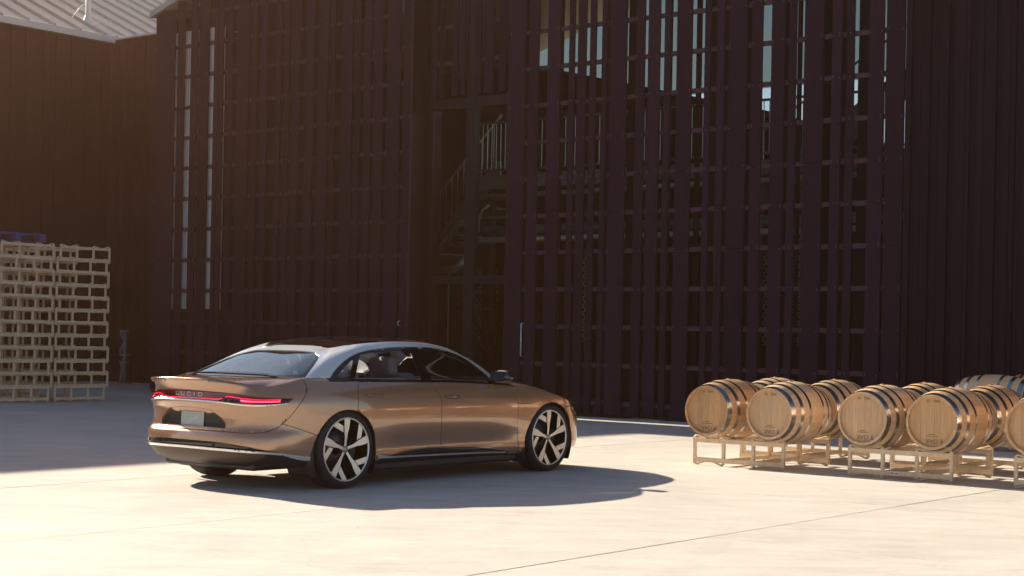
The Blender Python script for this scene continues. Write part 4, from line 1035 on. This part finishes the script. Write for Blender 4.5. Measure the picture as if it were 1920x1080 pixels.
# --- greenhouse
so = smooth([(6.95, 1.42), (6.93, 1.85), (6.94, 2.29), (7.227, 2.568), (7.899, 2.761), (8.515, 2.859), (9.283, 2.913), (10.079, 2.925), (10.868, 2.854), (11.45, 2.72), (11.80, 2.45), (11.98, 2.05)])
ci = smooth([(12.75, 2.02), (12.75, 2.5), (12.6, 2.85), (12.2, 3.05), (11.0, 3.12), (9.5, 3.13), (8.0, 3.15), (7.0, 3.20), (6.3, 3.26), (3.0, 3.345), (0, 3.36)])
rw = smooth([(0, 3.055), (2.8, 3.055), (3.7, 3.0), (4.3, 2.896), (4.84, 2.589), (5.223, 2.077), (5.42, 1.80), (5.70, 1.56)])
outer = ci + [(-q, w) for q, w in ci[::-1][1:]] + [(-q, w) for q, w in so[::-1]] + [(-q, w) for q, w in rw[::-1]] + rw[1:] + so
patch("roof_frame", outer, M_silver, car, sp=0.04, off=0.002, gap=0.003, lip=0.012)
patch("headliner", outer, M_seat, car, sp=0.06, off=-0.016, gap=0.0, lip=0.0)
patch("roof_glass", [p for p in ci if p[0] <= 12.3][::1] + [(-q, w) for q, w in ci[::-1][1:] if q <= 12.3] + [(-12.25, 3.4), (-12.25, 3.99), (-6, 3.99), (0, 3.99), (6, 3.99), (12.25, 3.99), (12.25, 3.4)], M_roofg, car, sp=0.05, off=0.0, lip=0.0)
ws = [(12.8, 2.02), (19, 2.02), (38 - 12.8, 2.02), (38 - 12.78, 2.5), (38 - 12.6, 2.88), (38 - 12.35, 3.1), (38 - 12.35, 3.99), (19, 3.99), (12.35, 3.99), (12.35, 3.1), (12.6, 2.88), (12.78, 2.5)]
patch("windscreen", ws, M_cglass, car, sp=0.06, off=-0.004, lip=0.0)
patch("cowl", [(12.1, 1.93), (19, 1.93), (38 - 12.1, 1.93), (38 - 12.8, 2.0), (19, 2.0), (12.8, 2.0)], M_plastic, car, sp=0.06, off=-0.01, gap=-0.01, lip=0.0)
ri = smooth([(0, 3.012), (2.61, 3.012), (3.2, 2.975), (3.916, 2.829), (4.458, 2.55), (4.76, 2.28), (4.74, 2.17), (4.4, 2.135), (3.7, 2.115), (2.9, 2.115), (1.8, 2.165), (0, 2.18)])
rin = sym(ri)
rwo = sym(rw[:-6] + [(5.40, 1.96), (4.4, 1.95), (2.6, 1.95), (0, 1.95)])
patch("rear_window_surround", rwo, M_gloss, car, holes=[rin], sp=0.04, off=-0.004, gap=-0.002, lip=0.0)
patch("rear_window", rin, M_rglass, car, sp=0.05, off=-0.003, gap=-0.002, lip=0.0)
sw_out = [(7.02, 1.0), (9.5, 0.99), (11.95, 0.99)] + so[::-1][:-1] + [(6.96, 1.40)]
gq = smooth([(7.22, 2.06), (7.78, 2.06)], 2) + smooth([(7.82, 2.12), (7.70, 2.50), (7.60, 2.52), (7.42, 2.38), (7.22, 2.12)], 3)[:-1]
gr = [(8.06, 1.75), (9.47, 1.75)] + [(9.40, 2.40), (9.36, 2.79)] + smooth([(9.3, 2.80), (8.95, 2.79), (8.363, 2.755), (7.98, 2.69)], 3) + [(7.94, 2.64)]
gf = [(9.66, 1.75), (11.16, 1.75), (11.42, 2.18)] + smooth([(11.40, 2.34), (11.16, 2.49), (10.609, 2.66), (10.042, 2.775), (9.62, 2.795)], 4) + [(9.57, 2.78), (9.62, 2.3)]
for f in (lambda p: p, mir):
    patch("window_frame", f(sw_out), M_gloss, car, holes=[f(gq), f(gr), f(gf)], sp=0.04, off=-0.001, gap=0.001, lip=0.006)
    for g_, nm in ((gq, "quarter_window"), (gr, "rear_door_window"), (gf, "front_door_window")):
        patch(nm, f(g_), M_cglass, car, sp=0.05, off=-0.006, gap=-0.003, lip=0.0)
patch("deck_fillet", sym([(0, 1.955), (4.4, 1.955), (5.4, 1.965), (5.36, 1.925), (4.4, 1.925), (0, 1.925)]), M_plastic, car, sp=0.04, off=-0.012, gap=-0.01, lip=0)
# wiper-like ledge on the rear glass
patch("glass_ledge", smooth([(-3.6, 2.10), (-2, 2.125), (0, 2.13), (1.8, 2.12), (2.9, 2.075), (3.1, 2.045)], 3) + smooth([(2.8, 2.055), (1.8, 2.10), (0, 2.108), (-2, 2.105), (-3.6, 2.08)], 3), M_gloss, car, sp=0.03, off=0.004, gap=0, lip=0.006)
# spoiler lip
patch("spoiler", sym(smooth([(0, 1.10), (2.0, 1.10), (3.4, 1.06), (4.2, 0.965)], 4) + smooth([(4.18, 0.955), (3.6, 0.965), (2.8, 0.97), (1.4, 0.958), (0, 0.955)], 4)), M_gold, car, sp=0.025, gap=0, lip=0.004, fn=lambda P, N, RV: P + np.stack([-0.042 * np.exp(-((RV[:, 1] - .995) / .05) ** 2) * np.clip((4.2 - np.abs(RV[:, 0])) / 1.2, 0, 1), 0 * P[:, 0], 0.022 * np.exp(-((RV[:, 1] - 1.0) / .05) ** 2) * np.clip((4.2 - np.abs(RV[:, 0])) / 1.2, 0, 1) + 0.0025], 1))
# --- dark inner shell, wheel housings, underbody
qq = np.arange(-19, 19.001, 0.25); wl = np.linspace(0.0, 1.85, 16); QQ, WW = np.meshgrid(qq, wl, indexing='ij'); PP = S_(QQ.ravel(), WW.ravel()) - SN_(QQ.ravel(), WW.ravel()) * 0.03
PP = PP.reshape(len(qq), len(wl), 3); bm = bmesh.new(); vv = {}
def gv(i, j):
    if (i, j) not in vv: vv[(i, j)] = bm.verts.new(PP[i, j])
    return vv[(i, j)]
for i in range(len(qq) - 1):
    for j in range(len(wl) - 1):
        c = PP[i:i + 2, j:j + 2].reshape(-1, 3).mean(0); a = abs(qq[i] + .125)
        if wl[j] > 0.95 and 7.0 < a < 12: continue
        if abs(c[1]) > 0.6 and (math.hypot(c[0], c[2] - 0.315) < RR + 0.06 or math.hypot(c[0] - 2.96, c[2] - 0.315) < RF_ + 0.06): continue
        bm.faces.new((gv(i, j), gv(i + 1, j), gv(i + 1, j + 1), gv(i, j + 1)))
bm_obj("inner_shell", bm, M_plastic, car, True)
cbox("underbody", M_plastic, car, 0.43, 2.53, -0.86, 0.86, 0.125, 0.225, 0.03)
cbox("underbody", M_plastic, car, -0.80, 0.425, -0.60, 0.60, 0.175, 0.26, 0.02)
cbox("underbody", M_plastic, car, 2.535, 3.60, -0.60, 0.60, 0.155, 0.24, 0.02)
both("sill_skirt", [(8.38, 0.06), (9.8, 0.05), (12.5, 0.03), (12.5, 0.0), (8.38, 0.0)], M_plastic, off=-0.01, gap=0, lip=0.0)
patch("lower_skirt", sym([(0, 0.07), (3.2, 0.075), (4.3, 0.185), (5.0, 0.18), (5.5, 0.135), (6.35, 0.10), (6.35, 0.0), (0, 0.0)]), M_plastic, car, off=-0.014, gap=0, lip=0)
for cx, r in ((0.0, RR), (2.96, RF_)):
    for sg in (1, -1):
        bm = bmesh.new(); add_lathe(bm, [(r + 0.004, -0.925), (r + 0.03, -0.90), (r + 0.03, -0.60), (0.05, -0.60)], 30, 'Y', a0=D2(-28), a1=D2(208))
        o = bm_obj("wheel_housing", bm, M_plastic, car, True, (cx, 0, 0.315), (0, 0, 0)); o.scale = (1, sg, 1)
# --- wheels
TR = 0.352; RIM = 0.283
def make_wheel(tw=0.262):
    t = empty("wheel", (0, 0, 0), 0, car)            # axle along y, outer face towards -y
    bm = bmesh.new(); w2 = tw / 2
    prof = [(RIM + 0.004, -w2 + 0.022), (RIM + 0.012, -w2 + 0.006), (RIM + 0.034, -w2), (TR - 0.022, -w2 + 0.008), (TR - 0.006, -w2 + 0.022)]
    x = -w2 + 0.03
    for g in (-0.075, -0.028, 0.028, 0.075):
        prof += [(TR, g - 0.006), (TR - 0.009, g - 0.0055), (TR - 0.009, g + 0.0055), (TR, g + 0.006)]
    prof += [(TR - 0.006, w2 - 0.022), (TR - 0.022, w2 - 0.008), (RIM + 0.034, w2), (RIM + 0.012, w2 - 0.006), (RIM + 0.0, w2 - 0.022)]
    add_lathe(bm, prof, 72); o = bm_obj("tyre", bm, M_rubber, t, True)
    try: o.data.set_sharp_from_angle(angle=math.radians(38))
    except Exception: pass
    # tread sipes near the outer shoulder
    bm = bmesh.new()
    for k in range(72):
        a = 2 * PI * k / 72; ca, sa = math.cos(a), math.sin(a)
        for y0, y1 in ((-w2 + 0.020, -0.083), (0.083, w2 - 0.02)):
            vs = [bm.verts.new(((TR + 0.0004) * math.cos(a + da), y, (TR + 0.0004) * math.sin(a + da))) for y, da in ((y0, 0), (y1, 0.02), (y1, 0.029), (y0, 0.009))]; bm.faces.new(vs)
    bm_obj("tread_sipes", bm, M_gloss, o)["kind"] = "stuff"
    bm = bmesh.new(); yo = -w2 + 0.012
    add_lathe(bm, [(RIM - 0.010, yo + 0.004), (RIM - 0.008, yo - 0.004), (RIM + 0.003, yo - 0.006), (RIM + 0.006, yo + 0.006)], 72); bm_obj("rim_ring", bm, M_alloy, t, True)
    bm = bmesh.new(); add_lathe(bm, [(RIM - 0.009, yo + 0.003), (RIM - 0.02, 0.0), (RIM - 0.02, w2 - 0.03), (0.0, w2 - 0.03)], 48); bm_obj("rim_barrel", bm, M_alloyd, t, True)
    bm = bmesh.new(); add_lathe(bm, [(0.06, 0.012), (0.185, 0.012), (0.185, 0.03), (0.06, 0.03)], 40); bm_obj("brake_disc", bm, M_disc, t, True)
    bm = bmesh.new(); add_prism(bm, [(0.20 * math.cos(a), 0.20 * math.sin(a)) for a in np.linspace(-.5, .5, 8)] + [(0.13 * math.cos(a), 0.13 * math.sin(a)) for a in np.linspace(.5, -.5, 8)], -0.03, 0.05, lambda x, y, d: (x, d, y)); bm_obj("brake_caliper", bm, M_caliper, t)
    def yf(r): return yo - 0.002 + 0.024 * (1 - min(r / RIM, 1)) ** 1.3
    def plate(nm, poly, m, dp=0.020, out=0.0):
        bm = bmesh.new(); a = [bm.verts.new((x, yf(math.hypot(x, z)) - out, z)) for x, z in poly]; b = [bm.verts.new((x, yf(math.hypot(x, z)) + dp, z)) for x, z in poly]
        bm.faces.new(a); n = len(poly)
        for i in range(n): f = bm.faces.new((a[i], b[i], b[(i + 1) % n], a[(i + 1) % n])); f.material_index = 1
        bm_obj(nm, bm, [m, M_alloyd], t)
    def rot(pts, th): c, s = math.cos(th), math.sin(th); return [(x * c - y * s, x * s + y * c) for x, y in pts]
    R1 = RIM - 0.008
    def arcp(y0, y1): return [(math.sqrt(R1 * R1 - y * y), y) for y in np.linspace(y0, y1, 5)]
    spoke = [(0.0, -0.016), (0.05, -0.013), (0.15, -0.020), (0.19, -0.030), (0.225, -0.034)] + arcp(-0.036, 0.034) + [(0.2, 0.030), (0.165, 0.026), (0.10, 0.013), (0.05, 0.013), (0.0, 0.016)]
    # side block leaving the spoke near the rim and running out ahead of it
    blkp = [(0.150, 0.040), (0.205, 0.043)]
    e0 = math.atan2(0.165, 0.21)
    blkp = [(0.158, 0.032), (0.203, 0.037)] + [(R1 * math.cos(a), R1 * math.sin(a)) for a in np.linspace(D2(28), D2(40), 5)]
    blkp = [(0.155, 0.033), (0.212, 0.039)] + [(R1 * math.cos(a), R1 * math.sin(a)) for a in np.linspace(D2(25.5), D2(38.5), 5)]
    for k in range(5):
        th = PI / 2 + k * 2 * PI / 5
        plate("spoke", rot(spoke, th), M_alloy); plate("spoke_block", rot(blkp, th), M_alloy, 0.016, -0.004)
    bm = bmesh.new(); add_lathe(bm, [(0.0, yf(0) - 0.012), (0.030, yf(0) - 0.010), (0.036, yf(0) + 0.002), (0.036, yf(0) + 0.03)], 28); bm_obj("hub_cap", bm, mat("hub_cap_grey", (0.35, 0.34, 0.32), 0.35, metal=0.8), t, True)
    return t
w0 = make_wheel()
def place(o, x, sg, steer=0.0, spin=0.0):
    o.location = (x, -0.822 * sg, TR); o.rotation_euler = (0, spin, steer + (0 if sg > 0 else PI)); return o
place(w0, 0.0, 1, 0, 0.0)
place(copy_tree(w0, car), 2.96, 1, D2(0), D2(-3))
place(copy_tree(w0, car), 0.0, -1, 0, 0.4); place(copy_tree(w0, car), 2.96, -1, 0, 0.9)
# --- mirrors
for sg in (1, -1):
    mr = empty("wing_mirror", (2.10, -0.975 * sg, 0.995), 0, car)
    bm = bmesh.new(); bmesh.ops.create_uvsphere(bm, u_segments=24, v_segments=14, radius=1.0)
    for v in bm.verts:
        c = v.co; p = lambda a, e: math.copysign(abs(a) ** e, a)
        x, y, z = p(c.x, .75), p(c.y, .7), p(c.z, .75); x = max(x, -0.55) if x < 0 else x
        v.co = (x * 0.098 + 0.02, y * 0.100 - 0.02 * x, z * 0.060 - 0.012 * (x + 1) * (1 if z > 0 else -0.3))
    bm_obj("housing", bm, M_gloss, mr, True)
    bm = bmesh.new(); add_prism(bm, [(-0.092, -0.045), (0.092, -0.045), (0.10, 0.0), (0.085, 0.048), (-0.085, 0.048), (-0.10, 0.0)], -0.050, -0.045, lambda x, y, d: (d, x * 0.93, y)); bm_obj("mirror_glass", bm, mat("mirror_glass", (0.22, 0.23, 0.25), 0.05, metal=1.0) if sg == 1 else MATS["mirror_glass"], mr)
    bm = bmesh.new(); add_tube(bm, [(0.02, 0.05 * sg, -0.035), (0.0, 0.16 * sg, -0.045)], [0.022, 0.030], 10); bm_obj("arm", bm, M_gloss, mr, True)
    bm = bmesh.new(); bmesh.ops.create_uvsphere(bm, u_segments=20, v_segments=10, radius=1.0)
    for v in list(bm.verts):
        c = v.co
        v.co = (c.x * 0.105 + 0.025, c.y * 0.103, c.z * 0.063 - 0.004)
    bmesh.ops.delete(bm, geom=[v for v in bm.verts if v.co.z < 0.042], context='VERTS'); bm_obj("cap", bm, M_silver, mr, True)
# --- cabin
def rbox(name, m, parent, x0, x1, y0, y1, z0, z1, bev=0.05, rot=(0, 0, 0)):
    a, b, c = (x1 - x0) / 2, (y1 - y0) / 2, (z1 - z0) / 2; bm = add_box(bmesh.new(), -a, a, -b, b, -c, c)
    bmesh.ops.bevel(bm, geom=list(bm.edges), offset=bev, segments=4, affect='EDGES', profile=0.6)
    return bm_obj(name, bm, m, parent, True, ((x0 + x1) / 2, (y0 + y1) / 2, (z0 + z1) / 2), rot)
cbox("cabin_floor", M_cabin, car, -0.55, 2.35, -0.78, 0.78, 0.24, 0.27)
cbox("parcel_shelf", M_cabin, car, -0.62, 0.02, -0.68, 0.68, 0.90, 0.925)
for sg in (1, -1):
    s_ = empty("front_seat", (1.22, -0.38 * sg, 0.3), 0, car)
    rbox("seat_back", M_seat, s_, -0.09, 0.09, -0.25, 0.25, 0.15, 0.72, 0.07, (0, D2(-16), 0)); rbox("headrest", M_seat, s_, -0.24, -0.12, -0.15, 0.15, 0.70, 0.87, 0.05, (0, D2(-10), 0)); rbox("seat_cushion", M_seat, s_, 0.0, 0.52, -0.26, 0.26, 0.0, 0.2, 0.07)
    h_ = empty("rear_headrest", (0.08, -0.36 * sg, 0.98), 0, car); rbox("pad", M_seatd, h_, -0.05, 0.05, -0.13, 0.13, -0.02, 0.16, 0.045, (0, D2(-12), 0))
h_ = empty("rear_headrest", (0.07, 0.0, 0.96), 0, car); rbox("pad", M_seatd, h_, -0.05, 0.05, -0.12, 0.12, -0.02, 0.13, 0.045, (0, D2(-12), 0))
rbox("rear_bench", M_seatd, car, 0.0, 0.16, -0.72, 0.72, 0.4, 0.95, 0.06, (0, D2(-18), 0)); rbox("dashboard", M_seat, car, 1.95, 2.35, -0.72, 0.72, 0.62, 0.93, 0.08)
bm = bmesh.new(); add_lathe(bm, [(0.178 + 0.014 * math.cos(a), 0.014 * math.sin(a)) for a in np.linspace(0, 2 * PI, 9)[:-1]], 32, 'X', closed=True); bm_obj("steering_wheel", bm, M_seatd, car, True, (1.78, 0.38, 0.86), (0, D2(-22), 0))
if HAZE_DENSITY > 0:  # added tinted volume; its orange colour stands in for lens flare glow
    bm = bmesh.new(); add_box(bm, -62, 40, -30, 48, -1.2, 20.5)
    mh = bpy.data.materials.new("flare_haze"); mh.use_nodes = True; nt = mh.node_tree; nt.nodes.clear()
    o_ = nt.nodes.new("ShaderNodeOutputMaterial"); v_ = nt.nodes.new("ShaderNodeVolumePrincipled")
    v_.inputs["Color"].default_value = (1.0, 0.55, 0.32, 1); v_.inputs["Density"].default_value = HAZE_DENSITY; v_.inputs["Anisotropy"].default_value = HAZE_G
    nt.links.new(v_.outputs[0], o_.inputs["Volume"])
    hz = bm_obj("flare_haze", bm, mh); tag(hz, "added orange air glow standing in for lens flare", None, None, "stuff")
